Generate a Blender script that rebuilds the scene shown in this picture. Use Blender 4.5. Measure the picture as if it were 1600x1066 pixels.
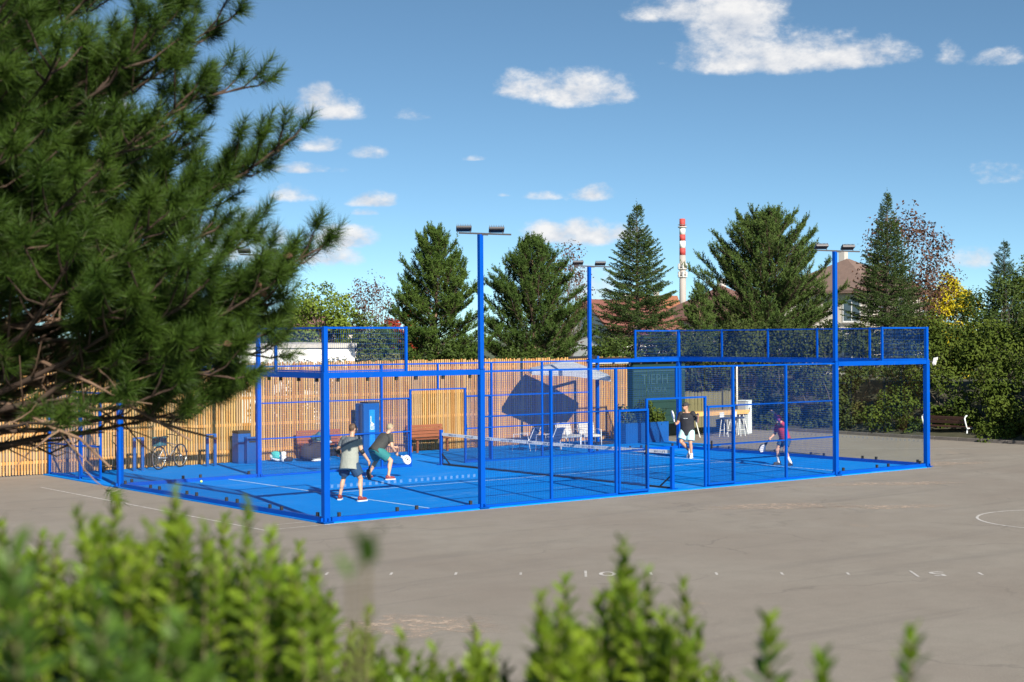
import bpy, bmesh, math, random
import numpy as np
from mathutils import Vector, Matrix, Quaternion

scene = bpy.context.scene
for o in list(bpy.data.objects):
    bpy.data.objects.remove(o)

# ------------------------------------------------------------------ camera
CAM = Vector((-16.218, -26.565, 3.733))
VD = Vector((0.62185, 0.78313, -0.00109)).normalized()
VR = Vector((0.78312, -0.62185, -0.00599)).normalized()
VU = VR.cross(VD).normalized()
cam_data = bpy.data.cameras.new('camera')
cam = bpy.data.objects.new('camera', cam_data)
scene.collection.objects.link(cam)
m = Matrix((VR, VU, -VD)).transposed().to_4x4()
m.translation = CAM
cam.matrix_world = m
cam_data.sensor_width = 36.0
cam_data.lens = 53.264
cam_data.clip_start = 0.05
cam_data.clip_end = 6000
cam_data.dof.use_dof = True
cam_data.dof.focus_distance = 40.0
cam_data.dof.aperture_fstop = 3.6
scene.camera = cam

# ------------------------------------------------------------------ sun, sky, exposure
SUN_EL = math.radians(28.0)
SUN_AZ = math.radians(194.1)          # clockwise from +Y
SUNV = Vector((math.sin(SUN_AZ) * math.cos(SUN_EL), math.cos(SUN_AZ) * math.cos(SUN_EL), math.sin(SUN_EL)))
sl = bpy.data.lights.new('sun', 'SUN')
sl.energy = 5.0
sl.angle = math.radians(0.53)
sl.color = (1.0, 0.93, 0.82)
sun = bpy.data.objects.new('sun', sl)
sun.rotation_euler = (-SUNV).to_track_quat('-Z', 'Y').to_euler()
scene.collection.objects.link(sun)

scene.view_settings.view_transform = 'Standard'
scene.view_settings.look = 'None'
scene.view_settings.gamma = 1.0
scene.view_settings.exposure = 0.95
scene.view_settings.use_curve_mapping = False
scene.cycles.use_denoising = True
scene.cycles.max_bounces = 6
scene.cycles.diffuse_bounces = 3
scene.cycles.glossy_bounces = 3
scene.cycles.transparent_max_bounces = 24
scene.cycles.caustics_reflective = False
scene.cycles.caustics_refractive = False

class NT:
    """small helper to write node trees"""
    def __init__(s, tree):
        s.t = tree; s.n = tree.nodes; s.l = tree.links
    def new(s, typ, **kw):
        nd = s.n.new(typ)
        for k, v in kw.items():
            setattr(nd, k, v)
        return nd
    def put(s, sock, v):
        if isinstance(v, bpy.types.NodeSocket):
            s.l.new(v, sock)
        elif v is not None:
            sock.default_value = v
    def math(s, op, a, b=None, c=None, clamp=False):
        nd = s.new('ShaderNodeMath', operation=op, use_clamp=clamp)
        s.put(nd.inputs[0], a)
        if b is not None: s.put(nd.inputs[1], b)
        if c is not None: s.put(nd.inputs[2], c)
        return nd.outputs[0]
    def mix(s, f, a, b, blend='MIX'):
        nd = s.new('ShaderNodeMix', data_type='RGBA', blend_type=blend)
        s.put(nd.inputs[0], f); s.put(nd.inputs[6], a); s.put(nd.inputs[7], b)
        return nd.outputs[2]
    def noise(s, vec, scale, detail=4, rough=0.55, dist=0.0, dim='3D'):
        nd = s.new('ShaderNodeTexNoise', noise_dimensions=dim)
        s.put(nd.inputs['Vector'], vec)
        nd.inputs['Scale'].default_value = scale
        nd.inputs['Detail'].default_value = detail
        nd.inputs['Roughness'].default_value = rough
        nd.inputs['Distortion'].default_value = dist
        return nd.outputs['Fac']
    def ramp(s, f, a, b, interp='LINEAR'):
        nd = s.new('ShaderNodeMapRange', interpolation_type=interp)
        s.put(nd.inputs[0], f); nd.inputs[1].default_value = a; nd.inputs[2].default_value = b
        return nd.outputs[0]

world = bpy.data.worlds.new('World')
scene.world = world
world.use_nodes = True
world.cycles.sampling_method = 'MANUAL'
world.cycles.sample_map_resolution = 256
w = NT(world.node_tree)
w.n.clear()
sky = w.new('ShaderNodeTexSky', sky_type='NISHITA')
sky.sun_disc = False
sky.sun_elevation = SUN_EL
sky.sun_rotation = SUN_AZ
sky.altitude = 300
sky.air_density = 1.0
sky.dust_density = 0.3
sky.ozone_density = 3.0
SKY_STRENGTH = 0.086
SKY_LIFT = 0.055
tc = w.new('ShaderNodeTexCoord')
dirv = tc.outputs['Generated']
sep = w.new('ShaderNodeSeparateXYZ'); w.l.new(dirv, sep.inputs[0])
azr = w.math('ARCTAN2', sep.outputs[0], sep.outputs[1])
azd = w.math('MULTIPLY', azr, 180 / math.pi)
azd = w.math('SUBTRACT', azd, 38.45)
azw = w.math('WRAP', azd, 33.0, -27.0)          # the cloud field repeats round the compass
eld = w.math('MULTIPLY', w.math('ARCSINE', sep.outputs[2]), 180 / math.pi)
sepz = w.math('MULTIPLY_ADD', w.math('MAXIMUM', sep.outputs[2], 0.0), 2.2, SKY_LIFT)
cmb = w.new('ShaderNodeCombineXYZ'); w.l.new(sep.outputs[0], cmb.inputs[0]); w.l.new(sep.outputs[1], cmb.inputs[1]); w.l.new(sepz, cmb.inputs[2])
nrm = w.new('ShaderNodeVectorMath', operation='NORMALIZE'); w.l.new(cmb.outputs[0], nrm.inputs[0])
w.l.new(nrm.outputs[0], sky.inputs[0])
# warp the coordinates a little so that no cloud is an ellipse
vs = w.new('ShaderNodeVectorMath', operation='MULTIPLY'); w.l.new(dirv, vs.inputs[0]); vs.inputs[1].default_value = (1, 1, 1.7)
nA = w.noise(vs.outputs[0], 21, 8, 0.6)
nB = w.noise(vs.outputs[0], 64, 6, 0.62)
of = w.new('ShaderNodeVectorMath', operation='ADD'); w.l.new(vs.outputs[0], of.inputs[0])
of.inputs[1].default_value = (0.0062, -0.0049, 0.013)
nA2 = w.noise(of.outputs[0], 21, 8, 0.6)
nB2 = w.noise(of.outputs[0], 64, 6, 0.62)
CL = [  # azimuth, base elevation, half width, height, strength
    (9.3, 10.05, 4.0, 1.3, 1.0), (8.7, 10.9, 2.1, 2.7, 1.05), (12.6, 9.95, 2.3, 0.9, 0.9), (6.0, 11.9, 1.7, 0.8, 0.8),
    (1.5, 9.2, 1.9, 0.95, 0.9), (2.7, 9.0, 1.9, 1.25, 1.0), (4.0, 9.0, 0.9, 0.5, 0.7),
    (2.9, 5.3, 1.3, 0.62, 0.95), (1.3, 5.3, 1.3, 0.36, 0.8), (-0.2, 5.4, 0.4, 0.2, 0.5),
    (1.4, 3.75, 1.1, 0.8, 0.95), (2.7, 3.7, 1.5, 0.85, 1.0), (4.0, 3.8, 0.9, 0.5, 0.8),
    (-6.9, 8.35, 1.5, 0.9, 0.95), (-7.3, 8.9, 0.8, 0.75, 0.9), (-7.2, 7.15, 0.9, 0.6, 0.8), (-5.4, 6.85, 0.75, 0.5, 0.7),
    (-7.5, 6.3, 1.7, 0.34, 0.62), (-8.0, 5.3, 1.0, 0.5, 0.72), (-5.3, 5.1, 0.95, 0.5, 0.92), (-5.5, 4.72, 0.5, 0.25, 0.6),
    (-10.6, 3.2, 2.0, 1.7, 1.05), (-9.6, 3.0, 1.2, 0.9, 0.9), (-6.3, 3.6, 1.25, 0.75, 1.0), (-7.0, 2.95, 1.4, 0.8, 1.0),
    (-3.6, 8.3, 1.0, 0.5, 0.5), (17.0, 2.6, 1.1, 0.75, 0.7), (16.2, 9.9, 0.6, 1.0, 0.5), (17.9, 9.7, 1.3, 0.6, 0.45),
    (17.9, 5.6, 1.2, 0.8, 0.52), (5.7, 10.2, 0.6, 0.4, 0.5), (3.0, 1.6, 1.3, 1.1, 0.75), (-1.3, 6.75, 0.9, 0.22, 0.45),
    (24.0, 7.0, 2.6, 1.3, 1.0), (28.5, 4.0, 2.2, 1.0, 0.95), (-15.5, 8.3, 2.2, 1.2, 1.0), (-19.5, 4.6, 2.4, 1.1, 1.0), (-23.5, 9.5, 2.0, 1.0, 0.9),
    (22.0, 17.0, 5.0, 2.4, 0.95), (-8.0, 19.5, 5.5, 2.6, 0.95), (8.0, 27.0, 6.5, 3.0, 0.9), (-22.0, 31.0, 6.0, 3.0, 0.9), (26.0, 38.0, 7.0, 4.0, 0.9),
]
dens = None
comb = w.new('ShaderNodeCombineXYZ'); w.l.new(azw, comb.inputs[0]); w.l.new(eld, comb.inputs[1])
def vmath(op, a, b=None, c=None):
    nd = w.new('ShaderNodeVectorMath', operation=op)
    w.put(nd.inputs[0], a)
    if b is not None: w.put(nd.inputs[1], b)
    if c is not None: w.put(nd.inputs[2], c)
    return nd
for (a0, e0, wa, we, st) in CL:
    c0 = e0 + 0.12 * we
    q1 = vmath('MULTIPLY_ADD', comb.outputs[0], (1 / wa, 1 / (0.95 * we), 0), (-a0 / wa, -c0 / (0.95 * we), 0)).outputs[0]
    q2 = vmath('MULTIPLY_ADD', comb.outputs[0], (1 / wa, -1 / (0.34 * we), 0), (-a0 / wa, c0 / (0.34 * we), 0)).outputs[0]
    q = vmath('MAXIMUM', q1, q2).outputs[0]
    d2 = vmath('DOT_PRODUCT', q, q).outputs['Value']
    k = 0.62 if st > 0.85 else 0.5
    b = w.math('MULTIPLY_ADD', d2, -k, k + (st - 1.0) * 0.38 + 0.05)
    dens = b if dens is None else w.math('MAXIMUM', dens, b)
dens = w.math('MAXIMUM', dens, -0.8)
nn = w.math('ADD', w.math('MULTIPLY', w.math('SUBTRACT', nA, 0.5), 2.3), w.math('MULTIPLY', w.math('SUBTRACT', nB, 0.5), 1.15))
nn2 = w.math('ADD', w.math('MULTIPLY', w.math('SUBTRACT', nA2, 0.5), 2.3), w.math('MULTIPLY', w.math('SUBTRACT', nB2, 0.5), 1.15))
tot = w.math('ADD', dens, nn)
alpha = w.ramp(tot, -0.12, 0.78, 'SMOOTHSTEP')
relief = w.math('SUBTRACT', nn, nn2)
lit = w.math('ADD', w.math('MULTIPLY', relief, 0.85), 0.60)
lit = w.math('MINIMUM', w.math('MAXIMUM', lit, 0.0), 1.0)
thick = w.ramp(tot, 0.3, 1.3)
ccol = w.mix(lit, (0.40, 0.46, 0.56, 1), (0.80, 0.79, 0.78, 1))
alpha = w.math('MULTIPLY', alpha, 0.94)
# clouds fade into the horizon air
alpha = w.math('MULTIPLY', alpha, w.ramp(eld, 0.2, 3.0))
bg1 = w.new('ShaderNodeBackground'); w.l.new(w.mix(1.0, sky.outputs[0], (0.86, 1.0, 0.94, 1), 'MULTIPLY'), bg1.inputs[0]); bg1.inputs[1].default_value = SKY_STRENGTH
bg2 = w.new('ShaderNodeBackground'); w.l.new(ccol, bg2.inputs[0]); bg2.inputs[1].default_value = 0.62
mx = w.new('ShaderNodeMixShader'); w.l.new(alpha, mx.inputs[0]); w.l.new(bg1.outputs[0], mx.inputs[1]); w.l.new(bg2.outputs[0], mx.inputs[2])
wo = w.new('ShaderNodeOutputWorld'); w.l.new(mx.outputs[0], wo.inputs[0])

# ------------------------------------------------------------------ materials
MATS = {}
def pmat(name, c1, c2=None, scale=3.0, rough=0.6, bump=0.0, bscale=40.0, metal=0.0, spec=0.5, coord='Object', island=0.0, transl=0.0, stretch=None, detail=4, c3=None, s3=0.5, t3=(0.5, 0.65)):
    mt = bpy.data.materials.new(name); mt.use_nodes = True
    t = NT(mt.node_tree); t.n.clear()
    out = t.new('ShaderNodeOutputMaterial')
    b = t.new('ShaderNodeBsdfPrincipled')
    b.inputs['Roughness'].default_value = rough
    b.inputs['Metallic'].default_value = metal
    b.inputs['Specular IOR Level'].default_value = spec
    col = (*c1, 1)
    vec = None
    if c2 is not None or bump or c3:
        tcn = t.new('ShaderNodeTexCoord'); vec = tcn.outputs[coord]
        if stretch:
            mp = t.new('ShaderNodeMapping'); t.l.new(vec, mp.inputs[0]); mp.inputs['Scale'].default_value = stretch; vec = mp.outputs[0]
    if c2 is not None:
        f = t.ramp(t.noise(vec, scale, detail, 0.6), 0.3, 0.7)
        if island:
            g = t.new('ShaderNodeNewGeometry')
            f = t.math('ADD', t.math('MULTIPLY', f, 1 - island), t.math('MULTIPLY', g.outputs['Random Per Island'], island))
        col = t.mix(f, col, (*c2, 1))
    if c3 is not None:
        f3 = t.ramp(t.noise(vec, s3, 6, 0.65), t3[0], t3[1], 'SMOOTHSTEP')
        col = t.mix(f3, col, (*c3, 1))
    t.put(b.inputs['Base Color'], col)
    if bump:
        bm_ = t.new('ShaderNodeBump'); bm_.inputs['Strength'].default_value = bump; bm_.inputs['Distance'].default_value = 0.02 if bump >= 1 else 0.01
        t.l.new(t.noise(vec, bscale, 5, 0.65), bm_.inputs['Height']); t.l.new(bm_.outputs[0], b.inputs['Normal'])
    sh = b.outputs[0]
    if transl:
        tr = t.new('ShaderNodeBsdfTranslucent'); t.put(tr.inputs[0], col)
        mxs = t.new('ShaderNodeMixShader'); mxs.inputs[0].default_value = transl
        t.l.new(sh, mxs.inputs[1]); t.l.new(tr.outputs[0], mxs.inputs[2]); sh = mxs.outputs[0]
    t.l.new(sh, out.inputs[0])
    MATS[name] = mt
    return mt

def glass_mat(name, tint, refl=1.0):
    mt = bpy.data.materials.new(name); mt.use_nodes = True
    t = NT(mt.node_tree); t.n.clear()
    out = t.new('ShaderNodeOutputMaterial')
    tr = t.new('ShaderNodeBsdfTransparent'); tr.inputs[0].default_value = (*tint, 1)
    gl = t.new('ShaderNodeBsdfGlossy'); gl.inputs['Roughness'].default_value = 0.02
    lw = t.new('ShaderNodeLayerWeight'); lw.inputs[0].default_value = 0.5
    mxs = t.new('ShaderNodeMixShader')
    t.l.new(t.math('MULTIPLY_ADD', t.math('POWER', lw.outputs['Facing'], 5.0), 0.42 * refl, 0.010 * refl), mxs.inputs[0]); t.l.new(tr.outputs[0], mxs.inputs[1]); t.l.new(gl.outputs[0], mxs.inputs[2])
    t.l.new(mxs.outputs[0], out.inputs[0])
    return mt

BLUE = pmat('blue_powder_coat', (0.0005, 0.066, 0.38), (0.0005, 0.056, 0.33), 2.0, 0.5, 0.04, 60, spec=0.06, c3=(0.012, 0.075, 0.30), s3=5.0, t3=(0.6, 0.8))
BLUE_WIRE = pmat('blue_wire_coat', (0.002, 0.045, 0.22), rough=0.55, spec=0.3)
BLUE_BOX = pmat('blue_painted_metal', (0.003, 0.075, 0.28), (0.003, 0.062, 0.24), 1.5, 0.5, spec=0.3)
GLASS = glass_mat('tempered_glass', (0.965, 0.98, 0.975))
WINGLASS = pmat('window_glass', (0.05, 0.07, 0.09), rough=0.05, spec=1.0)
BLACK = pmat('black_rubber', (0.015, 0.015, 0.017), rough=0.6)
DARKMETAL = pmat('dark_metal', (0.03, 0.03, 0.035), rough=0.45, metal=0.4)
WHITE = pmat('white_paint', (0.75, 0.75, 0.73), (0.62, 0.62, 0.6), 4.0, 0.5)
LINEPAINT = pmat('court_line', (0.62, 0.72, 0.82), (0.35, 0.55, 0.75), 9.0, 0.8)
YARDPAINT = pmat('worn_yard_paint', (0.58, 0.55, 0.52), (0.27, 0.245, 0.215), 9.0, 0.85, detail=8)
CHROME = pmat('galvanised_steel', (0.6, 0.61, 0.62), rough=0.3, metal=0.7)
SLAT = pmat('larch_slat', (0.49, 0.245, 0.068), (0.39, 0.185, 0.05), 1.3, 0.65, 0.15, 30, island=0.0, stretch=(6, 6, 0.8), c3=(0.53, 0.32, 0.13), s3=2.5)
FENCEPOST = pmat('larch_post', (0.36, 0.17, 0.05), (0.28, 0.12, 0.035), 2, 0.7, stretch=(5, 5, 1))
BENCHWOOD = pmat('red_brown_wood', (0.24, 0.075, 0.03), (0.17, 0.05, 0.022), 3, 0.5, stretch=(1, 8, 8))
DARKWOOD = pmat('dark_brown_wood', (0.075, 0.032, 0.022), (0.05, 0.022, 0.016), 3, 0.55)
TABLEWOOD = pmat('light_pine_board', (0.62, 0.38, 0.12), (0.5, 0.28, 0.08), 3, 0.55)
BARK = pmat('pine_bark', (0.16, 0.085, 0.05), (0.08, 0.045, 0.03), 5, 0.9, 0.6, 14)
TWIG = pmat('dead_twig', (0.25, 0.155, 0.10), (0.14, 0.085, 0.055), 6, 0.85)
BARK2 = pmat('grey_bark', (0.11, 0.085, 0.065), (0.06, 0.05, 0.04), 5, 0.9)

def link(o):
    scene.collection.objects.link(o); return o
def tag(o, label=None, cat=None, group=None, kind=None):
    if label: o['label'] = label
    if cat: o['category'] = cat
    if group: o['group'] = group
    if kind: o['kind'] = kind
    return o
def empty(name, loc=(0, 0, 0), rz=0.0, label=None, cat=None, group=None):
    o = bpy.data.objects.new(name, None); o.location = loc; o.rotation_euler = (0, 0, rz); o.empty_display_size = 0.2
    link(o); return tag(o, label, cat, group)
def addobj(name, me, mat=None, parent=None, loc=None, rot=None):
    o = bpy.data.objects.new(name, me); link(o)
    if mat is not None and len(me.materials) == 0: me.materials.append(mat)
    if parent is not None: o.parent = parent
    if loc is not None: o.location = loc
    if rot is not None: o.rotation_euler = rot
    return o
def copy_tree(o, parent=None):
    c = o.copy(); link(c); c.parent = parent
    for ch in list(o.children):
        copy_tree(ch, c)
    return c

def np_mesh(name, V, F, smooth=False):
    V = np.asarray(V, np.float32); F = np.asarray(F, np.int32)
    k = F.shape[1]
    me = bpy.data.meshes.new(name)
    me.vertices.add(len(V)); me.vertices.foreach_set('co', V.ravel())
    me.loops.add(F.size); me.loops.foreach_set('vertex_index', F.ravel())
    me.polygons.add(len(F)); me.polygons.foreach_set('loop_start', np.arange(0, F.size, k, dtype=np.int32))
    if smooth: me.polygons.foreach_set('use_smooth', np.ones(len(F), bool))
    me.update(calc_edges=True)
    return me

class MB:
    """collects boxes, tubes, prisms into one mesh"""
    def __init__(s): s.v = []; s.f = []; s.sm = []
    def add(s, vs, fs, smooth=False):
        o = len(s.v); s.v += [tuple(x) for x in vs]; s.f += [tuple(i + o for i in f) for f in fs]; s.sm += [smooth] * len(fs); return s
    def box(s, c, d, rot=None, bev=0.0):
        x, y, z = d[0] / 2, d[1] / 2, d[2] / 2
        if bev:
            return s.bbox(c, d, bev, rot)
        vs = [Vector((a * x, b * y, e * z)) for a in (-1, 1) for b in (-1, 1) for e in (-1, 1)]
        if rot is not None: vs = [rot @ q for q in vs]
        c = Vector(c)
        return s.add([c + q for q in vs], [(0, 1, 3, 2), (4, 6, 7, 5), (0, 4, 5, 1), (2, 3, 7, 6), (0, 2, 6, 4), (1, 5, 7, 3)])
    def bbox(s, c, d, b, rot=None):
        bm = bmesh.new(); bmesh.ops.create_cube(bm, size=1.0)
        for q in bm.verts: q.co = Vector((q.co.x * d[0], q.co.y * d[1], q.co.z * d[2]))
        bmesh.ops.bevel(bm, geom=list(bm.edges), offset=b, segments=2, profile=0.5, affect='EDGES')
        bm.verts.index_update()
        vs = [(rot @ q.co if rot is not None else q.co) + Vector(c) for q in bm.verts]
        fs = [[q.index for q in f.verts] for f in bm.faces]; bm.free()
        return s.add(vs, fs)
    def bar(s, p0, p1, wd, ht, upv=(0, 0, 1)):
        p0 = Vector(p0); p1 = Vector(p1); d = p1 - p0; L = d.length; d.normalize()
        u = Vector(upv)
        if abs(d.dot(u)) > 0.95: u = Vector((0, 1, 0))
        sx = d.cross(u).normalized(); u = sx.cross(d)
        vs = []
        for q in (p0, p1):
            for a, b in ((-1, -1), (1, -1), (1, 1), (-1, 1)): vs.append(q + sx * a * wd / 2 + u * b * ht / 2)
        return s.add(vs, [(3, 2, 1, 0), (4, 5, 6, 7), (0, 1, 5, 4), (1, 2, 6, 5), (2, 3, 7, 6), (3, 0, 4, 7)])
    def tube(s, pts, rad, n=8, cap=True, smooth=True):
        pts = [Vector(q) for q in pts]
        if not hasattr(rad, '__len__'): rad = [rad] * len(pts)
        rings = []; vs = []
        up = Vector((0, 0, 1))
        prev = None
        for i, q in enumerate(pts):
            d = (pts[min(i + 1, len(pts) - 1)] - pts[max(i - 1, 0)]).normalized()
            if prev is None:
                a = d.cross(up if abs(d.z) < 0.9 else Vector((1, 0, 0))).normalized()
            else:
                a = (prev - d * prev.dot(d)).normalized()
            prev = a; b = d.cross(a)
            for k in range(n):
                t = 2 * math.pi * k / n
                vs.append(q + (a * math.cos(t) + b * math.sin(t)) * rad[i])
        fs = []
        for i in range(len(pts) - 1):
            for k in range(n):
                k2 = (k + 1) % n
                fs.append((i * n + k, i * n + k2, (i + 1) * n + k2, (i + 1) * n + k))
        s.add(vs, fs, smooth)
        if cap:
            o = len(s.v) - len(vs)
            s.f.append(tuple(o + k for k in reversed(range(n)))); s.sm.append(False)
            s.f.append(tuple(o + (len(pts) - 1) * n + k for k in range(n))); s.sm.append(False)
        return s
    def prism(s, poly, z0, z1):
        n = len(poly)
        vs = [(x, y, z0) for x, y in poly] + [(x, y, z1) for x, y in poly]
        fs = [tuple(reversed(range(n))), tuple(range(n, 2 * n))] + [(i, (i + 1) % n, (i + 1) % n + n, i + n) for i in range(n)]
        return s.add(vs, fs)
    def sphere(s, c, r, nu=10, nv=6, sc=(1, 1, 1)):
        c = Vector(c); vs = [c + Vector((0, 0, r * sc[2]))]
        for j in range(1, nv):
            th = math.pi * j / nv
            for i in range(nu):
                ph = 2 * math.pi * i / nu
                vs.append(c + Vector((r * sc[0] * math.sin(th) * math.cos(ph), r * sc[1] * math.sin(th) * math.sin(ph), r * sc[2] * math.cos(th))))
        vs.append(c + Vector((0, 0, -r * sc[2])))
        fs = [(0, 1 + i, 1 + (i + 1) % nu) for i in range(nu)]
        for j in range(nv - 2):
            for i in range(nu):
                a = 1 + j * nu + i; b = 1 + j * nu + (i + 1) % nu
                fs.append((a, a + nu, b + nu, b))
        l = len(vs) - 1; o = 1 + (nv - 2) * nu
        fs += [(l, o + (i + 1) % nu, o + i) for i in range(nu)]
        return s.add(vs, fs, True)
    def mesh(s, name):
        me = bpy.data.meshes.new(name); me.from_pydata([tuple(q) for q in s.v], [], s.f)
        me.polygons.foreach_set('use_smooth', s.sm); me.update(); return me
    def build(s, name, mat, parent=None, loc=None, rot=None):
        return addobj(name, s.mesh(name), mat, parent, loc, rot)

# ================================================================== ground and yard
GRASS = pmat('meadow_ground', (0.05, 0.075, 0.022), (0.085, 0.09, 0.035), 0.8, 0.95, 0.4, 25)
def asphalt_mat():
    mt = bpy.data.materials.new('old_asphalt'); mt.use_nodes = True
    t = NT(mt.node_tree); t.n.clear()
    out = t.new('ShaderNodeOutputMaterial'); b = t.new('ShaderNodeBsdfPrincipled')
    b.inputs['Roughness'].default_value = 0.88; b.inputs['Specular IOR Level'].default_value = 0.25
    vec = t.new('ShaderNodeTexCoord').outputs['Object']
    n1 = t.noise(vec, 0.22, 6, 0.62, 0.4)
    n2 = t.noise(vec, 1.6, 6, 0.7)
    n3 = t.noise(vec, 95, 3, 0.8)
    col = t.mix(t.ramp(n1, 0.3, 0.7), (0.231, 0.195, 0.164, 1), (0.281, 0.250, 0.213, 1))
    col = t.mix(t.math('MULTIPLY', t.ramp(n2, 0.42, 0.75), 0.5), col, (0.200, 0.173, 0.145, 1))
    # wheel-like darker streaks lying along the yard
    mp = t.new('ShaderNodeMapping'); t.l.new(vec, mp.inputs[0]); mp.inputs['Rotation'].default_value = (0, 0, 0.55); mp.inputs['Scale'].default_value = (0.10, 1.1, 1)
    col = t.mix(t.math('MULTIPLY', t.ramp(t.noise(mp.outputs[0], 1.2, 5, 0.6, 0.6), 0.55, 0.72), 0.40), col, (0.150, 0.131, 0.116, 1))
    # sandy dust
    sand = t.ramp(t.noise(vec, 0.5, 7, 0.7, 0.3), 0.63, 0.78, 'SMOOTHSTEP')
    col = t.mix(t.math('MULTIPLY', sand, 0.55), col, (0.36, 0.27, 0.20, 1))
    # cracks
    vo = t.new('ShaderNodeTexVoronoi', feature='DISTANCE_TO_EDGE'); vo.inputs['Scale'].default_value = 0.23
    wv = t.new('ShaderNodeVectorMath', operation='ADD'); t.l.new(vec, wv.inputs[0])
    cn = t.new('ShaderNodeTexNoise'); cn.inputs['Scale'].default_value = 0.9; cn.inputs['Detail'].default_value = 6; t.l.new(vec, cn.inputs['Vector'])
    sc_ = t.new('ShaderNodeVectorMath', operation='SCALE'); t.l.new(cn.outputs['Color'], sc_.inputs[0]); sc_.inputs['Scale'].default_value = 1.6
    t.l.new(sc_.outputs[0], wv.inputs[1]); t.l.new(wv.outputs[0], vo.inputs['Vector'])
    crack = t.math('SUBTRACT', 1.0, t.ramp(vo.outputs['Distance'], 0.0, 0.012), clamp=True)
    crack = t.math('MULTIPLY', crack, t.ramp(t.noise(vec, 0.35, 3, 0.5), 0.45, 0.62))
    col = t.mix(t.math('MULTIPLY', crack, 0.28), col, (0.06, 0.052, 0.047, 1))
    col = t.mix(t.math('MULTIPLY', t.ramp(n3, 0.25, 0.75), 0.45), col, t.mix(1.0, col, (0.55, 0.55, 0.55, 1), 'MULTIPLY'))
    n4 = t.noise(vec, 34, 5, 0.85)
    col = t.mix(t.math('MULTIPLY', t.ramp(n4, 0.35, 0.65), 0.5), col, t.mix(1.0, col, (0.66, 0.65, 0.64, 1), 'MULTIPLY'))
    col = t.mix(1.0, col, (1.07, 1.08, 1.06, 1), 'MULTIPLY')
    vg = t.new('ShaderNodeTexVoronoi'); vg.inputs['Scale'].default_value = 60; t.l.new(vec, vg.inputs['Vector'])
    col = t.mix(t.math('MULTIPLY', t.ramp(vg.outputs['Distance'], 0.32, 0.05), 0.30), col, (0.42, 0.38, 0.35, 1))
    t.put(b.inputs['Base Color'], col)
    bp = t.new('ShaderNodeBump'); bp.inputs['Strength'].default_value = 0.5; bp.inputs['Distance'].default_value = 0.006
    t.l.new(t.noise(vec, 120, 3, 0.8), bp.inputs['Height']); t.l.new(bp.outputs[0], b.inputs['Normal'])
    t.l.new(b.outputs[0], out.inputs[0]); return mt
ASPHALT = asphalt_mat()

def sheet(name, x0, x1, y0, y1, z, mat, parent=None):
    me = bpy.data.meshes.new(name); me.from_pydata([(x0, y0, z), (x1, y0, z), (x1, y1, z), (x0, y1, z)], [], [(0, 1, 2, 3)])
    return addobj(name, me, mat, parent)
g = sheet('ground', -3000, 3000, -3000, 3000, -0.012, GRASS); tag(g, kind='structure')
yard = sheet('asphalt_yard', -30, 30.0, -60, 24.0, 0.0, ASPHALT); tag(yard, kind='structure')

# kerb along the hedge, individual stones
KERB = pmat('concrete_kerb', (0.16, 0.14, 0.125), (0.10, 0.09, 0.08), 5, 0.9, 0.3, 50)
kerb = empty('kerb', (30.06, 0, 0)); tag(kerb, kind='structure')
km = MB().box((0, 0, 0.05), (0.12, 0.985, 0.14), bev=0.012).mesh('kerb_stone')
for i in range(40):
    addobj('kerb_stone', km, KERB, kerb, (0, -16 + i + 0.5, 0))

# paint on the yard: measuring scale with numbers, a throwing circle, old sports lines
def text_mesh(name, body, size, mat, extr=0.0):
    cu = bpy.data.curves.new(name, 'FONT'); cu.body = body; cu.size = size; cu.extrude = extr
    cu.align_x = 'CENTER'; cu.align_y = 'CENTER'
    to = bpy.data.objects.new(name, cu); link(to)
    bpy.context.view_layer.update()
    me = bpy.data.meshes.new_from_object(to.evaluated_get(bpy.context.evaluated_depsgraph_get()))
    bpy.data.objects.remove(to); bpy.data.curves.remove(cu)
    me.name = name; me.materials.clear(); me.materials.append(mat)
    return me
LD = Vector((0.758, -0.652, 0)).normalized()      # the scale runs this way
TD = Vector((0.652, 0.758, 0)).normalized()
def paint_bar(name, p0, p1, wd, z=0.004, parent=yard, mat=YARDPAINT):
    p0 = Vector((p0[0], p0[1], 0)); p1 = Vector((p1[0], p1[1], 0)); d = (p1 - p0).normalized(); s_ = Vector((-d.y, d.x, 0)) * wd / 2
    me = bpy.data.meshes.new(name)
    me.from_pydata([(*(p0 - s_).xy, z), (*(p1 - s_).xy, z), (*(p1 + s_).xy, z), (*(p0 + s_).xy, z)], [], [(0, 1, 2, 3)])
    return addobj(name, me, mat, parent)
O5 = Vector((3.57, -11.80, 0))
for k in range(-1, 12):
    c0 = O5 - LD * (k * 1.034)
    hl = 0.32 if k in (0, 5) else 0.12
    paint_bar('scale_tick', c0 - TD * hl, c0 + TD * hl, 0.04)
for body, k in (('5', 0), ('10', 5)):
    o = addobj('scale_number', text_mesh('scale_number', body, 0.62, YARDPAINT), None, yard)
    pos = O5 - LD * (k * 1.034) + LD * (0.36 if k == 0 else 0.5)
    o.location = (pos.x, pos.y, 0.005); o.rotation_euler = (0, 0, math.atan2(LD.y, LD.x) + math.pi)
def arc_mesh(name, c, r, wd, a0, a1, n=40, z=0.004):
    vs = []; fs = []
    for i in range(n + 1):
        a = a0 + (a1 - a0) * i / n
        for rr in (r - wd / 2, r + wd / 2): vs.append((c[0] + rr * math.cos(a), c[1] + rr * math.sin(a), z))
    for i in range(n): fs.append((2 * i, 2 * i + 1, 2 * i + 3, 2 * i + 2))
    me = bpy.data.meshes.new(name); me.from_pydata(vs, [], fs); return me
addobj('circle_line', arc_mesh('circle_line', (11.75, -9.55), 1.83, 0.055, 0, 2 * math.pi, 72), YARDPAINT, yard)
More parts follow.
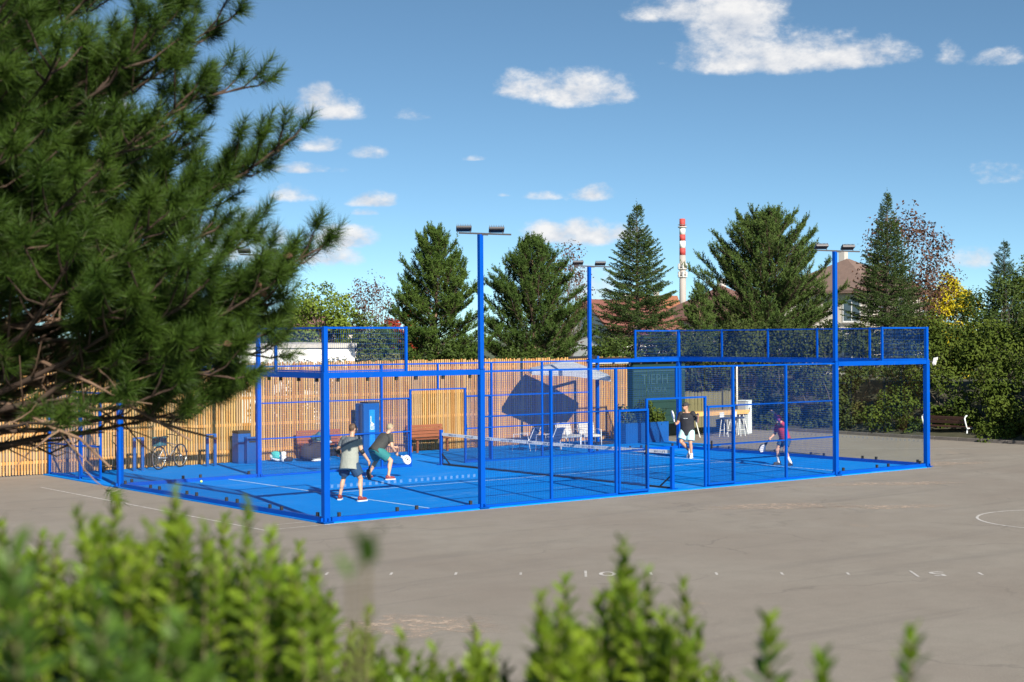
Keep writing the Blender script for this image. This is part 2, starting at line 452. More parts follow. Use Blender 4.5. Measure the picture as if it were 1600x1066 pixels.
paint_bar('sports_line', (-1.5, 11.5), (-1.5, -0.16), 0.05)
paint_bar('sports_line', (-1.5, -0.18), (0.6, -0.18), 0.045, 0.006)
paint_bar('sports_line', (-0.9, 0.5), (-0.2, 0.5), 0.04)
paint_bar('sports_line', (-0.17, -0.235), (20.4, -0.235), 0.035, 0.005)
paint_bar('sports_line', (20.8, 1.4), (23.5, 1.0), 0.045)
paint_bar('sports_line', (21.0, 9.0), (27.5, 3.2), 0.05)
paint_bar('sports_line', (21.0, 14.0), (29.6, 6.5), 0.05)
# patches of sandy dirt lying on the asphalt
SANDM = pmat('sand_patch', (0.42, 0.32, 0.24), (0.33, 0.26, 0.2), 6, 0.95)
def blob_sheet(name, c, rx, ry, rot, z, seed, mat, parent):
    rg = random.Random(seed); vs = []
    n = 44; ph = [rg.uniform(0, 6.28) for _ in range(6)]
    for i in range(n):
        a = 2 * math.pi * i / n
        k = 1 + sum(math.sin(a * (j + 2) + ph[j]) * 0.13 for j in range(6)) + rg.uniform(-0.10, 0.10)
        x = rx * k * math.cos(a); y = ry * k * math.sin(a)
        vs.append((c[0] + x * math.cos(rot) - y * math.sin(rot), c[1] + x * math.sin(rot) + y * math.cos(rot), z))
    me = bpy.data.meshes.new(name); me.from_pydata(vs, [], [tuple(range(n))]); return addobj(name, me, mat, parent)
def speckle_mat(name, col, scale, lo, hi):
    """loose grit: opaque grains with bare ground between them"""
    mt = bpy.data.materials.new(name); mt.use_nodes = True
    t = NT(mt.node_tree); t.n.clear()
    out = t.new('ShaderNodeOutputMaterial'); b = t.new('ShaderNodeBsdfPrincipled'); b.inputs['Roughness'].default_value = 0.95
    b.inputs['Base Color'].default_value = (*col, 1)
    tr = t.new('ShaderNodeBsdfTransparent'); mxs = t.new('ShaderNodeMixShader')
    vec = t.new('ShaderNodeTexCoord').outputs['Object']
    f = t.ramp(t.noise(vec, scale, 8, 0.78), lo, hi)
    gen = t.new('ShaderNodeTexCoord').outputs['Generated']
    sp = t.new('ShaderNodeSeparateXYZ'); t.l.new(gen, sp.inputs[0])
    dx = t.math('SUBTRACT', sp.outputs[0], 0.5); dy = t.math('SUBTRACT', sp.outputs[1], 0.5)
    rr = t.math('SQRT', t.math('ADD', t.math('MULTIPLY', dx, dx), t.math('MULTIPLY', dy, dy)))
    f = t.math('MULTIPLY', f, t.ramp(rr, 0.5, 0.22))
    t.l.new(f, mxs.inputs[0]); t.l.new(tr.outputs[0], mxs.inputs[1]); t.l.new(b.outputs[0], mxs.inputs[2]); t.l.new(mxs.outputs[0], out.inputs[0])
    return mt
GRIT = speckle_mat('loose_sand', (0.44, 0.34, 0.26), 5, 0.44, 0.62)
blob_sheet('sand_patch', (-4.9, -10.3), 1.25, 0.75, -0.7, 0.004, 3, GRIT, yard)
blob_sheet('sand_patch', (9.2, -3.9), 2.2, 0.5, -0.5, 0.004, 5, GRIT, yard)
blob_sheet('sand_patch', (11.0, -5.6), 1.6, 0.35, -0.6, 0.004, 8, GRIT, yard)
blob_sheet('sand_patch', (21.5, 0.4), 1.8, 0.5, -0.4, 0.004, 9, GRIT, yard)
blob_sheet('sand_patch', (15.0, -2.2), 2.5, 0.4, -0.5, 0.004, 11, GRIT, yard)
OIL = speckle_mat('dark_stain', (0.13, 0.117, 0.105), 2.5, 0.45, 0.85)
blob_sheet('dark_stain', (12.6, -1.05), 0.35, 0.12, -0.5, 0.005, 12, OIL, yard)
blob_sheet('dark_stain', (24.5, 2.4), 1.2, 0.25, -0.5, 0.005, 13, OIL, yard)

# ================================================================== blue turf
def turf_mat():
    mt = bpy.data.materials.new('blue_turf'); mt.use_nodes = True
    t = NT(mt.node_tree); t.n.clear()
    out = t.new('ShaderNodeOutputMaterial'); b = t.new('ShaderNodeBsdfPrincipled')
    b.inputs['Roughness'].default_value = 0.9; b.inputs['Specular IOR Level'].default_value = 0.05
    vec = t.new('ShaderNodeTexCoord').outputs['Object']
    n1 = t.noise(vec, 0.9, 7, 0.7, 0.5); n2 = t.noise(vec, 260, 2, 0.7)
    col = t.mix(t.ramp(n1, 0.3, 0.7), (0.001, 0.175, 0.60, 1), (0.002, 0.205, 0.66, 1))
    mp = t.new('ShaderNodeMapping'); t.l.new(vec, mp.inputs[0]); mp.inputs['Rotation'].default_value = (0, 0, 0.9); mp.inputs['Scale'].default_value = (0.35, 1.5, 1)
    sand = t.ramp(t.noise(mp.outputs[0], 0.9, 8, 0.74, 0.8), 0.52, 0.78, 'SMOOTHSTEP')
    col = t.mix(t.math('MULTIPLY', sand, 0.5), col, (0.22, 0.36, 0.56, 1))
    col = t.mix(t.math('MULTIPLY', t.ramp(n2, 0.3, 0.7), 0.30), col, (0.002, 0.14, 0.48, 1))
    t.put(b.inputs['Base Color'], col)
    bp = t.new('ShaderNodeBump'); bp.inputs['Strength'].default_value = 0.4; bp.inputs['Distance'].default_value = 0.004
    t.l.new(t.noise(vec, 300, 2, 0.7), bp.inputs['Height']); t.l.new(bp.outputs[0], b.inputs['Normal'])
    t.l.new(b.outputs[0], out.inputs[0]); return mt
TURF = turf_mat()
turf = MB().prism([(-0.09, -0.09), (20.09, -0.09), (20.09, 10.17), (22.2, 10.17), (22.2, 14.95), (-0.09, 14.95)], -0.005, 0.03).build('court_turf', TURF)
tag(turf, kind='structure')
for a, b_ in (((3.05, 0.05), (3.05, 9.95)), ((16.95, 0.05), (16.95, 9.95)), ((3.05, 5.0), (16.95, 5.0))):
    paint_bar('court_line', a, b_, 0.05, 0.0345, turf, LINEPAINT)

# ================================================================== padel cage
cage = empty('padel_cage', (0, 0, 0.03), 0, 'blue steel, glass and wire mesh cage around the padel court', 'sports cage')
Z3 = 3.05
def cbox(name, c, d, mat=BLUE, parent=cage, bev=0.0):
    return MB().box(c, d, None, bev).build(name, mat, parent)
_wm = {}
def wire_mesh(wd, ht, pw, ph, th=0.0034):
    key = (round(wd, 3), round(ht, 3), pw, ph)
    if key in _wm: return _wm[key]
    V = []; F = []
    def prism(a, b, ax):
        o = len(V)
        h = th / 2
        for q in (a, b):
            for s1, s2 in ((-h, -h), (h, -h), (h, h), (-h, h)):
                V.append((q[0] + s1, q[1] + s2, q[2]) if ax == 'z' else (q[0], q[1] + s1, q[2] + s2))
        for k in range(4): F.append((o + k, o + (k + 1) % 4, o + 4 + (k + 1) % 4, o + 4 + k))
    n = max(1, int(round(wd / pw)))
    for i in range(n + 1): prism((i * wd / n, 0.0025, 0), (i * wd / n, 0.0025, ht), 'z')
    n = max(1, int(round(ht / ph)))
    for i in range(n + 1): prism((0, -0.0025, i * ht / n), (wd, -0.0025, i * ht / n), 'x')
    me = bpy.data.meshes.new('wire_mesh'); me.from_pydata(V, [], F); me.materials.append(BLUE_WIRE); me.update()
    _wm[key] = me; return me
def wire(wd, ht, loc, rz, parent=cage, pw=0.05, ph=0.05):
    return addobj('wire_mesh', wire_mesh(wd, ht, pw, ph), None, parent, loc, (0, 0, rz))
base_me = MB().box((0, 0, 0.008), (0.26, 0.26, 0.016)).box((0, 0.085, 0.05), (0.012, 0.07, 0.07)).box((0, -0.085, 0.05), (0.012, 0.07, 0.07)).box((0.085, 0, 0.05), (0.07, 0.012, 0.07)).box((-0.085, 0, 0.05), (0.07, 0.012, 0.07)).mesh('base_plate')
base_me.materials.append(BLUE)
def post(x, y, s, z0, z1, plate=False, dx=None):
    o = MB().box((0, 0, (z1 - z0) / 2), (s, s if dx is None else dx, z1 - z0), None, 0.006 if s > 0.09 else 0.0).build('post', BLUE, cage, (x, y, z0))
    if plate: addobj('base_plate', base_me, None, o, (0, 0, 0))
    return o
for (x, y) in ((0, 0), (20, 0), (0, 10), (20, 10), (4, 0), (16, 0), (4, 10), (16, 10)):
    post(x, y, 0.135 if x in (0, 20) else 0.12, 0, Z3, True)
# head beams over the glass
for x in (0, 20):
    cbox('head_beam', (x, 5, Z3 - 0.06), (0.115, 9.865, 0.12))
for y in (0, 10):
    for xc in (2, 18): cbox('head_beam', (xc, y, Z3 - 0.06), (3.86, 0.115, 0.118))
# sill rails
for x in (0, 20): cbox('sill_rail', (x, 5, 0.045), (0.09, 9.74, 0.09))
for y in (0, 10):
    cbox('sill_rail', (2, y, 0.045), (3.74, 0.088, 0.09)); cbox('sill_rail', (18, y, 0.045), (3.74, 0.088, 0.09))
    for x0, x1 in ((4.06, 6), (6, 8), (8, 9), (11, 12), (12, 14), (14, 15.94)):
        cbox('sill_rail', ((x0 + x1) / 2, y, 0.03), (x1 - x0 - 0.07, 0.05, 0.05))
# glass panes with clamps
clamp_me = MB().box((0, 0, 0), (0.06, 0.05, 0.09)).mesh('clamp'); clamp_me.materials.append(BLACK)
pane_me = {}
def pane(x, y, wd, rz):
    if wd not in pane_me:
        me = MB().box((wd / 2, 0, 1.43), (wd - 0.012, 0.012, 2.82)).mesh('glass_pane'); me.materials.append(GLASS); pane_me[wd] = me
    o = addobj('glass_pane', pane_me[wd], None, cage, (x, y, 0.08), (0, 0, rz))
    for cx in (0.25, wd * 0.5, wd - 0.25): addobj('clamp', clamp_me, None, o, (cx, 0, 2.82))
    for cx in (0.25, wd - 0.25): addobj('clamp', clamp_me, None, o, (cx, 0, 0.05))
    return o
for x in (0, 20):
    for k in range(5):
        y0 = 0.0675 + k * 1.973
        pane(x, y0, 1.973, math.pi / 2)
STICK = bpy.data.materials.new('frosted_sticker'); STICK.use_nodes = True
_t = NT(STICK.node_tree); _b = [q for q in _t.n if q.type == 'BSDF_PRINCIPLED'][0]; _b.inputs['Base Color'].default_value = (0.30, 0.42, 0.55, 1); _b.inputs['Alpha'].default_value = 0.11; _b.inputs['Roughness'].default_value = 0.7
stick_panes = []
for y in (0, 10):
    for xs in (0.0675, 16.06):
        for k in range(2):
            stick_panes.append((pane(xs + k * 1.9365, y, 1.9365, 0), xs + k, y))
def stickers(parent, wd, z=0.64):
    mb = MB()
    n = int(wd / 0.155)
    for i in range(n): mb.box((0.08 + i * 0.155, -0.0085, z), (0.062, 0.003, 0.066))
    return tag(mb.build('safety_dots', STICK, parent), kind='stuff')
for pn, xs, y in stick_panes:
    if y == 0 and xs < 5: stickers(pn, 1.9)
for o in list(cage.children):
    if o.name.startswith('glass_pane') and abs(o.location.x - 20) < 0.1 and o.location.y < 4.2: stickers(o, 1.95)
# raised mesh, one metre over the end walls and the first two metres of the sides
def top_panel(x, y, wd, rz, h=0.93):
    wire(wd - 0.06, h - 0.08, (x + math.cos(rz) * 0.03, y + math.sin(rz) * 0.03, Z3 + 0.05), rz, pw=0.05, ph=0.10)
    c, s_ = math.cos(rz), math.sin(rz)
    for zz, t in ((Z3 + 0.022, 0.03), (Z3 + h - 0.02, 0.042)):
        cbox('rail', (x + c * wd / 2, y + s_ * wd / 2, zz), (abs(c) * (wd - 0.085) + abs(s_) * 0.04, abs(s_) * (wd - 0.085) + abs(c) * 0.04, t))
for x in (0, 20):
    for k in range(5): top_panel(x, k * 2, 2, math.pi / 2)
    for k in range(6): post(x, k * 2, 0.09 if k in (0, 5) else 0.055, Z3, Z3 + 0.94)
for y in (0, 10):
    top_panel(0, y, 2, 0); top_panel(18, y, 2, 0)
    post(2, y, 0.055, Z3, Z3 + 0.94); post(18, y, 0.055, Z3, Z3 + 0.94)
# mesh side walls with the doorways either side of the net
for y in (0, 10):
    for x in (6, 8, 12, 14): post(x, y, 0.06, 0, 2.98)
    for x in (9, 11): post(x, y, 0.055, 0, 2.26)
    post(10, y, 0.05, 2.26, 2.98)
    cbox('top_rail', (10, y, 3.0), (11.88, 0.045, 0.042))
    cbox('door_lintel', (10, y, 2.24), (1.945, 0.046, 0.04))
    for x0, x1 in ((4.06, 6), (6, 8), (8, 9), (11, 12), (12, 14), (14, 15.94)):
        wire(x1 - x0 - 0.06, 2.88, (x0 + 0.03, y, 0.06), 0)
        for zz in (1.03, 2.0): cbox('rail', ((x0 + x1) / 2, y + (0.024 if y == 0 else -0.024), zz), (x1 - x0 - 0.06, 0.028, 0.035))
    for x0, x1 in ((8, 10), (10, 12)):
        a, b_ = max(x0, 9) + 0.03, min(x1, 11) - 0.03
        wire(b_ - a, 0.70, (a, y, 2.27), 0)
    # the sliding door leaves, pushed open
    sy = y + (-0.06 if y == 0 else 0.06)
    for x0 in (8.03, 11.03):
        leaf = empty('sliding_door', (x0, sy, 0.05)); leaf.parent = cage
        for cx, cz, sx, sz in ((0.025, 0.985, 0.05, 1.97), (0.945, 0.985, 0.05, 1.97)): MB().box((cx, 0, cz), (sx, 0.04, sz)).build('door_stile', BLUE, leaf)
        for cz in (0.025, 1.945): MB().box((0.485, 0, cz), (0.86, 0.038, 0.05)).build('door_rail', BLUE, leaf)
        addobj('door_mesh', wire_mesh(0.87, 1.87, 0.05, 0.05), None, leaf, (0.05, 0, 0.05))
        MB().box((0.86 if x0 < 10 else 0.1, -0.04 if y == 0 else 0.04, 1.0), (0.03, 0.03, 0.2)).build('door_handle', DARKMETAL, leaf)

# ------------------------------------------------------------------ net
netm = pmat('black_net_cord', (0.012, 0.014, 0.02), rough=0.8)
net = empty('padel_net', (10, 5, 0.03), 0, 'black padel net with white printed tape across the middle of the court', 'net')
for sgn in (-1, 1):
    pst = MB().box((0, 0, 0.52), (0.085, 0.085, 1.04), None, 0.006).build('net_post', BLUE, net, (0, sgn * 4.85, 0))
    MB().box((0, 0, 0.01), (0.2, 0.2, 0.02)).build('foot', BLUE, pst)
    MB().bar((0, 0, 0.36), (0, -sgn * 0.45, 0.03), 0.03, 0.03).build('brace', DARKMETAL, pst)
def net_mesh():
    V = []; F = []; th = 0.0035
    def seg(a, b):
        o = len(V)
        d = (Vector(b) - Vector(a)).normalized(); u = Vector((1, 0, 0)); s_ = d.cross(u)
        for q in (Vector(a), Vector(b)):
            for e1, e2 in ((-1, -1), (1, -1), (1, 1), (-1, 1)): V.append(tuple(q + u * e1 * th / 2 + s_ * e2 * th / 2))
        for k in range(4): F.append((o + k, o + (k + 1) % 4, o + 4 + (k + 1) % 4, o + 4 + k))
    n = 200; top = lambda y: 0.86 + 0.04 * (abs(y) / 4.8) ** 2
    for i in range(n + 1):
        y = -4.8 + 9.6 * i / n; seg((0, y, 0.03), (0, y, top(y)))
    for j in range(19):
        for i in range(8):
            y0 = -4.8 + 9.6 * i / 8; y1 = -4.8 + 9.6 * (i + 1) / 8; f = j / 18
            seg((0, y0, 0.03 + f * (top(y0) - 0.03)), (0, y1, 0.03 + f * (top(y1) - 0.03)))
    me = bpy.data.meshes.new('net_cord'); me.from_pydata(V, [], F); me.update(); return me
addobj('net_cord', net_mesh(), netm, net)
tp = MB()
N = 24
vs = []; fs = []
for i in range(N + 1):
    y = -4.8 + 9.6 * i / N; z = 0.86 + 0.04 * (abs(y) / 4.8) ** 2
    for dx, dz in ((-0.012, -0.03), (-0.012, 0.055), (0.012, 0.055), (0.012, -0.03)): vs.append((dx, y, z + dz))
for i in range(N):
    for k in range(4): fs.append((i * 4 + k, i * 4 + (k + 1) % 4, i * 4 + 4 + (k + 1) % 4, i * 4 + 4 + k))
fs += [(3, 2, 1, 0), (N * 4, N * 4 + 1, N * 4 + 2, N * 4 + 3)]
tape = tp.add(vs, fs).build('net_tape', WHITE, net)
pr = MB(); rg = random.Random(4)
y = -4.6
while y < 4.6:                       # the print on the tape is too small to read: dark letter-like strokes
    ln = rg.choice((5, 6, 7, 8))
    for k in range(ln):
        z = 0.872 + 0.04 * (abs(y) / 4.8) ** 2
        a = rg.random()
        pr.box((-0.0135, y, z), (0.002, 0.012, 0.046))
        if a > 0.3: pr.box((-0.0135, y + 0.02, z + rg.choice((-0.018, 0, 0.018))), (0.002, 0.03, 0.011))
        if a > 0.6: pr.box((-0.0135, y + 0.036, z), (0.002, 0.011, 0.046))
        y += 0.066
    y += rg.uniform(0.3, 0.6)
pr.build('tape_print', pmat('tape_ink', (0.03, 0.05, 0.12), rough=0.7), tape)
bl = MB().bar((0, -4.8, 0.025), (0, 4.8, 0.025), 0.02, 0.05).build('net_hem', netm, net)

# ------------------------------------------------------------------ floodlight masts
def mast(x, y, label, rz):
    r = empty('floodlight_mast', (x, y, 0.03 + Z3), 0, label, 'floodlight', 'floodlight masts of the padel court')
    MB().box((0, 0, 1.49), (0.1, 0.1, 2.96), None, 0.008).build('pole', BLUE, r)
    MB().box((0, 0, 0.008), (0.15, 0.15, 0.012)).build('flange', BLUE, r)
    arm = MB().box((0, 0, 2.985), (1.16, 0.05, 0.035)).box((0, 0, 2.975), (0.14, 0.07, 0.05)).build('cross_arm', DARKMETAL, r, None, (0, math.radians(2.0), rz))
    for sx in (-0.36, 0.36):
        h = MB()
        q = Matrix.Rotation(math.radians(-16), 3, 'X')
        h.box((0, 0, 0), (0.34, 0.26, 0.05), q, 0.008)
        for i in range(9): h.box(q @ Vector((-0.15 + i * 0.0375, 0, 0.045)), (0.008, 0.24, 0.05), q)
        fo = h.build('floodlight_head', DARKMETAL, r, (sx * math.cos(rz), sx * math.sin(rz), 3.085 - sx * 0.035), (0, 0, rz))
        MB().box(q @ Vector((0, 0, -0.028)), (0.3, 0.22, 0.008), q).build('lens', BLACK, fo)
        MB().box((-0.14, 0, -0.05), (0.015, 0.03, 0.09)).box((0.14, 0, -0.05), (0.015, 0.03, 0.09)).build('bracket', DARKMETAL, fo)
    return r
VA = -0.62
mast(4, 0, 'tall blue floodlight mast nearest the camera, rising left of centre in front of the pines', VA)
mast(16, 0, 'blue floodlight mast on the right, in front of the beige house', VA)
mast(16, 10, 'blue floodlight mast on the far side, before the red-roofed white house', VA)
mast(4, 10, 'blue floodlight mast almost hidden behind the big pine on the left', VA)

# ------------------------------------------------------------------ wooden slat fence
fence = empty('slat_fence', (0, 15.1, 0), 0, 'long upright-slat fence of orange larch wood behind the court', 'fence')
sm_ = MB().box((0, 0, 1.545), (0.045, 0.042, 3.03)).mesh('slat'); sm_.materials.append(SLAT)
rg = random.Random(9)
n = 292
smats = [SLAT]
for k, (ca, cb) in enumerate((((0.44, 0.21, 0.055), (0.33, 0.15, 0.04)), ((0.55, 0.32, 0.11), (0.45, 0.25, 0.08)), ((0.46, 0.28, 0.13), (0.36, 0.21, 0.09)))):
    smats.append(pmat('larch_slat_%d' % k, ca, cb, 1.3, 0.65, 0.15, 30, stretch=(6, 6, 0.8)))
smesh = []
for mt in smats:
    for h in (3.00, 3.03, 3.045):
        q = MB().box((0, 0, 0.03 + h / 2), (0.045, 0.042, h)).mesh('slat'); q.materials.append(mt); smesh.append(q)
for i in range(n):
    o = addobj('slat', rg.choice(smesh), None, fence, (22.3 - i * 0.085 + rg.uniform(-0.004, 0.004), rg.uniform(-0.004, 0.004), rg.uniform(-0.012, 0.012)), (0, rg.uniform(-0.003, 0.003), 0))
run = MB()
for i in range(n, n + 85): run.box((22.3 - i * 0.085, 0, 1.545), (0.045, 0.042, 3.03))
tag(run.build('slat_run', SLAT, fence), kind='stuff')
for z in (0.36, 1.16, 1.97, 2.78):
    for a, b_ in ((-9.9, -2), (-2, 6.1), (6.1, 14.2), (14.2, 22.32)): MB().box(((a + b_) / 2, 0.046, z), (b_ - a - 0.01, 0.045, 0.085)).build('rail', SLAT, fence)
x = -9.8
while x < 22.4:
    MB().box((x, 0.115, 1.5), (0.09, 0.09, 3.0)).build('fence_post', FENCEPOST, fence); x += 2.0

# ------------------------------------------------------------------ mesh screen with gate between cage and fence
scr = empty('side_screen', (0.06, 10, 0.03), 0, 'blue mesh side fence with a half open gate beside the wooden fence', 'fence')
for y, s_ in ((4.85, 0.07), (2.7, 0.07)): MB().box((0, y, 1.19), (s_, s_, 2.38)).build('post', BLUE, scr)
addobj('wire_mesh', wire_mesh(2.08, 2.28, 0.05, 0.05), None, scr, (0, 2.735, 0.05), (0, 0, math.pi / 2))
for z in (0.045, 0.88, 2.35): MB().box((0, 3.775, z), (0.04, 2.08, 0.04)).build('rail', BLUE, scr)
gate = empty('gate_leaf', (0, 2.66, 0.06), -math.pi / 2 + 0.22); gate.parent = scr
for cx in (0.03, 0.87): MB().box((cx, 0, 1.05), (0.055, 0.05, 2.1)).build('gate_stile', BLUE, gate)
for cz in (0.03, 0.85, 2.07): MB().box((0.45, 0, cz), (0.785, 0.045, 0.05)).build('gate_rail', BLUE, gate)
addobj('gate_mesh', wire_mesh(0.785, 2.02, 0.05, 0.05), None, gate, (0.058, 0, 0.05))
MB().box((0.87, -0.045, 1.0), (0.05, 0.03, 0.22)).build('gate_lock', CHROME, gate)
MB().box((0, 1.4, 2.35), (0.04, 2.5, 0.045)).build('lintel', BLUE, scr)

# ================================================================== houses and chimney far behind
HW_WHITE = pmat('white_render', (0.72, 0.71, 0.69), (0.66, 0.65, 0.62), 0.8, 0.9)
HW_BEIGE = pmat('beige_render', (0.50, 0.46, 0.40), (0.45, 0.41, 0.35), 0.8, 0.9)
HW_GREY = pmat('pale_grey_render', (0.42, 0.40, 0.37), (0.37, 0.35, 0.32), 0.8, 0.9)
def tile_mat(name, c1, c2):
    mt = pmat(name, c1, c2, 3.0, 0.8)
    t = NT(mt.node_tree)
    wv = t.new('ShaderNodeTexWave', wave_type='BANDS', bands_direction='Z'); wv.inputs['Scale'].default_value = 3.2; wv.inputs['Distortion'].default_value = 0.4
    t.l.new(t.new('ShaderNodeTexCoord').outputs['Object'], wv.inputs['Vector'])
    bp = t.new('ShaderNodeBump'); bp.inputs['Strength'].default_value = 0.8; bp.inputs['Distance'].default_value = 0.06
    t.l.new(wv.outputs[0], bp.inputs['Height'])
    pb = [q for q in t.n if q.type == 'BSDF_PRINCIPLED'][0]; t.l.new(bp.outputs[0], pb.inputs['Normal'])
    return mt
RT_RED = tile_mat('red_roof_tile', (0.21, 0.078, 0.055), (0.165, 0.06, 0.045))
RT_BROWN = tile_mat('brown_roof_tile', (0.17, 0.085, 0.065), (0.13, 0.065, 0.05))
RT_GREYBROWN = tile_mat('grey_brown_roof_tile', (0.20, 0.13, 0.10), (0.15, 0.10, 0.08))
RT_ORANGE = tile_mat('orange_roof_tile', (0.34, 0.13, 0.06), (0.28, 0.10, 0.05))
def house(name, loc, rz, sx, sy, eave, ridge, kind, wall, roof, label, wins=(), over=0.45, base=0.0):
    r = empty(name, loc, rz, label, 'house')
    wb = MB()
    hx, hy = sx / 2, sy / 2
    wb.box((0, 0, eave / 2), (sx, sy, eave))
    if kind == 'gable':
        wb.add([(-hx, -hy, eave), (-hx, hy, eave), (-hx, 0, ridge - 0.12), (hx, -hy, eave), (hx, hy, eave), (hx, 0, ridge - 0.12)], [(0, 2, 1), (3, 4, 5), (0, 3, 5, 2), (1, 2, 5, 4)])
    wb.build('wall', wall, r)
    rb = MB(); ox, oy = hx + over, hy + over
    sl_ = (ridge - eave) / hy; ze = eave - over * sl_
    if kind == 'gable':
        for s_ in (-1, 1):
            vs = [(-ox, s_ * oy, ze), (ox, s_ * oy, ze), (ox, 0, ridge), (-ox, 0, ridge)]
            vs += [(x, y, z + 0.16) for x, y, z in vs]
            rb.add(vs, [(0, 1, 2, 3), (7, 6, 5, 4), (0, 4, 5, 1), (1, 5, 6, 2), (3, 7, 4, 0)] if s_ < 0 else [(3, 2, 1, 0), (4, 5, 6, 7), (1, 5, 4, 0), (2, 6, 5, 1), (0, 4, 7, 3)])
    else:
        k = max(0.0, ox - oy)
        ze = eave - 0.1
        vs = [(-ox, -oy, ze), (ox, -oy, ze), (ox, oy, ze), (-ox, oy, ze), (-ox, -oy, ze + 0.2), (ox, -oy, ze + 0.2), (ox, oy, ze + 0.2), (-ox, oy, ze + 0.2), (-k - 0.01, 0, ridge), (k + 0.01, 0, ridge)]
        rb.add(vs, [(3, 2, 1, 0), (0, 1, 5, 4), (1, 2, 6, 5), (2, 3, 7, 6), (3, 0, 4, 7), (4, 5, 9, 8), (5, 6, 9), (6, 7, 8, 9), (7, 4, 8)])
    ro = rb.build('roof', roof, r)
    if ridge > 5: MB().box((hx * 0.35, hy * 0.3, ridge - 0.1), (0.6, 0.5, 1.5)).build('chimney_stack', HW_GREY, ro)
    for (face, u, z, ww, wh) in wins:
        wo_ = MB()
        if face in 'sn':
            y = -hy - 0.02 if face == 's' else hy + 0.02; c = (u, y, z); d = (ww, 0.06, wh); pd = (ww * 0.86, 0.02, wh * 0.86); pc = (u, y + (-0.035 if face == 's' else 0.035), z)
            md = (0.06, 0.02, wh * 0.86); sc = (u, y + (-0.09 if face == 's' else 0.09), z - wh / 2 - 0.04); sd = (ww + 0.2, 0.2, 0.06)
        else:
            x = -hx - 0.02 if face == 'w' else hx + 0.02; c = (x, u, z); d = (0.06, ww, wh); pd = (0.02, ww * 0.86, wh * 0.86); pc = (x + (-0.035 if face == 'w' else 0.035), u, z)
            md = (0.02, 0.06, wh * 0.86); sc = (x + (-0.09 if face == 'w' else 0.09), u, z - wh / 2 - 0.04); sd = (0.2, ww + 0.2, 0.06)
        win = MB().box(c, d).build('window', WHITE, r)
        MB().box(pc, pd).build('pane', WINGLASS, win)
        k = 0.02 if face in 'ne' else -0.02
        MB().box((pc[0] + (k if face in 'we' else 0), pc[1] + (k if face in 'sn' else 0), z), md).build('mullion', WHITE, win)
        MB().box(sc, sd).build('sill', HW_GREY, win)
    return r
VANG = math.atan2(VR.y, VR.x)
house('white_house', (19.7, 34.6, 0), VANG + 0.10, 5.2, 5, 3.5, 3.66, 'hip', HW_WHITE, HW_GREY, 'low white house seen through the raised mesh on the left', (('s', 1.6, 1.6, 1.0, 1.2), ('s', -1.4, 1.6, 1.0, 1.2)), over=0.1)
house('roof_house', (45.2, 77.0, 0), VANG + 0.7, 6.0, 6.0, 4.5, 6.15, 'hip', HW_BEIGE, RT_BROWN, 'house with a small brown pyramid roof left of the light green tree', (('s', 0, 2.8, 1.2, 1.3),))
house('gabled_house', (67.3, 64.2, 0), VANG + 0.62, 7.0, 7.4, 3.9, 6.75, 'gable', HW_WHITE, RT_RED, 'white gabled house with a red tiled roof between pine and spruce', (('w', -1.2, 2.6, 1.1, 1.3), ('w', 0.2, 4.9, 0.8, 0.9), ('s', 0, 2.4, 1.3, 1.3)))
house('brown_roof_house', (75.6, 61.0, 0), VANG + 0.75, 8.0, 8.0, 5.3, 8.1, 'hip', HW_BEIGE, RT_BROWN, 'beige house with brown hipped roof half hidden beside the chimney', (('w', 1.0, 4.1, 1.0, 1.4), ('w', -1.4, 4.1, 1.0, 1.4), ('s', -1.5, 4.1, 1.0, 1.4), ('s', 1.5, 4.1, 1.0, 1.4)))
house('orange_roof_house', (95, 90, 0), VANG + 0.05, 5, 8, 6.2, 8.1, 'gable', HW_WHITE, RT_ORANGE, 'distant house with a bright orange roof below the chimney', (('s', 0, 4, 1.2, 1.4),))
h4 = house('beige_house', (76.9, 48.9, 0), VANG + 0.86, 8.6, 8.2, 7.1, 9.8, 'hip', HW_BEIGE, RT_GREYBROWN, 'beige two-storey house with a grey-brown hipped roof behind the right mast', (('w', -2.6, 5.7, 1.5, 1.7), ('w', 1.6, 5.6, 0.8, 1.8), ('s', -2.4, 5.7, 1.5, 1.8), ('s', 0.4, 5.7, 1.5, 1.8), ('w', -2.6, 2.2, 1.5, 1.4), ('s', -2.0, 2.4, 1.6, 1.5)), over=0.6)
MB().box((-1.2, -4.6, 3.55), (5.2, 1.1, 0.9)).build('balcony', HW_WHITE, h4)
MB().box((-4.75, -1.0, 3.6), (0.9, 5.0, 0.85)).build('balcony', HW_WHITE, h4)

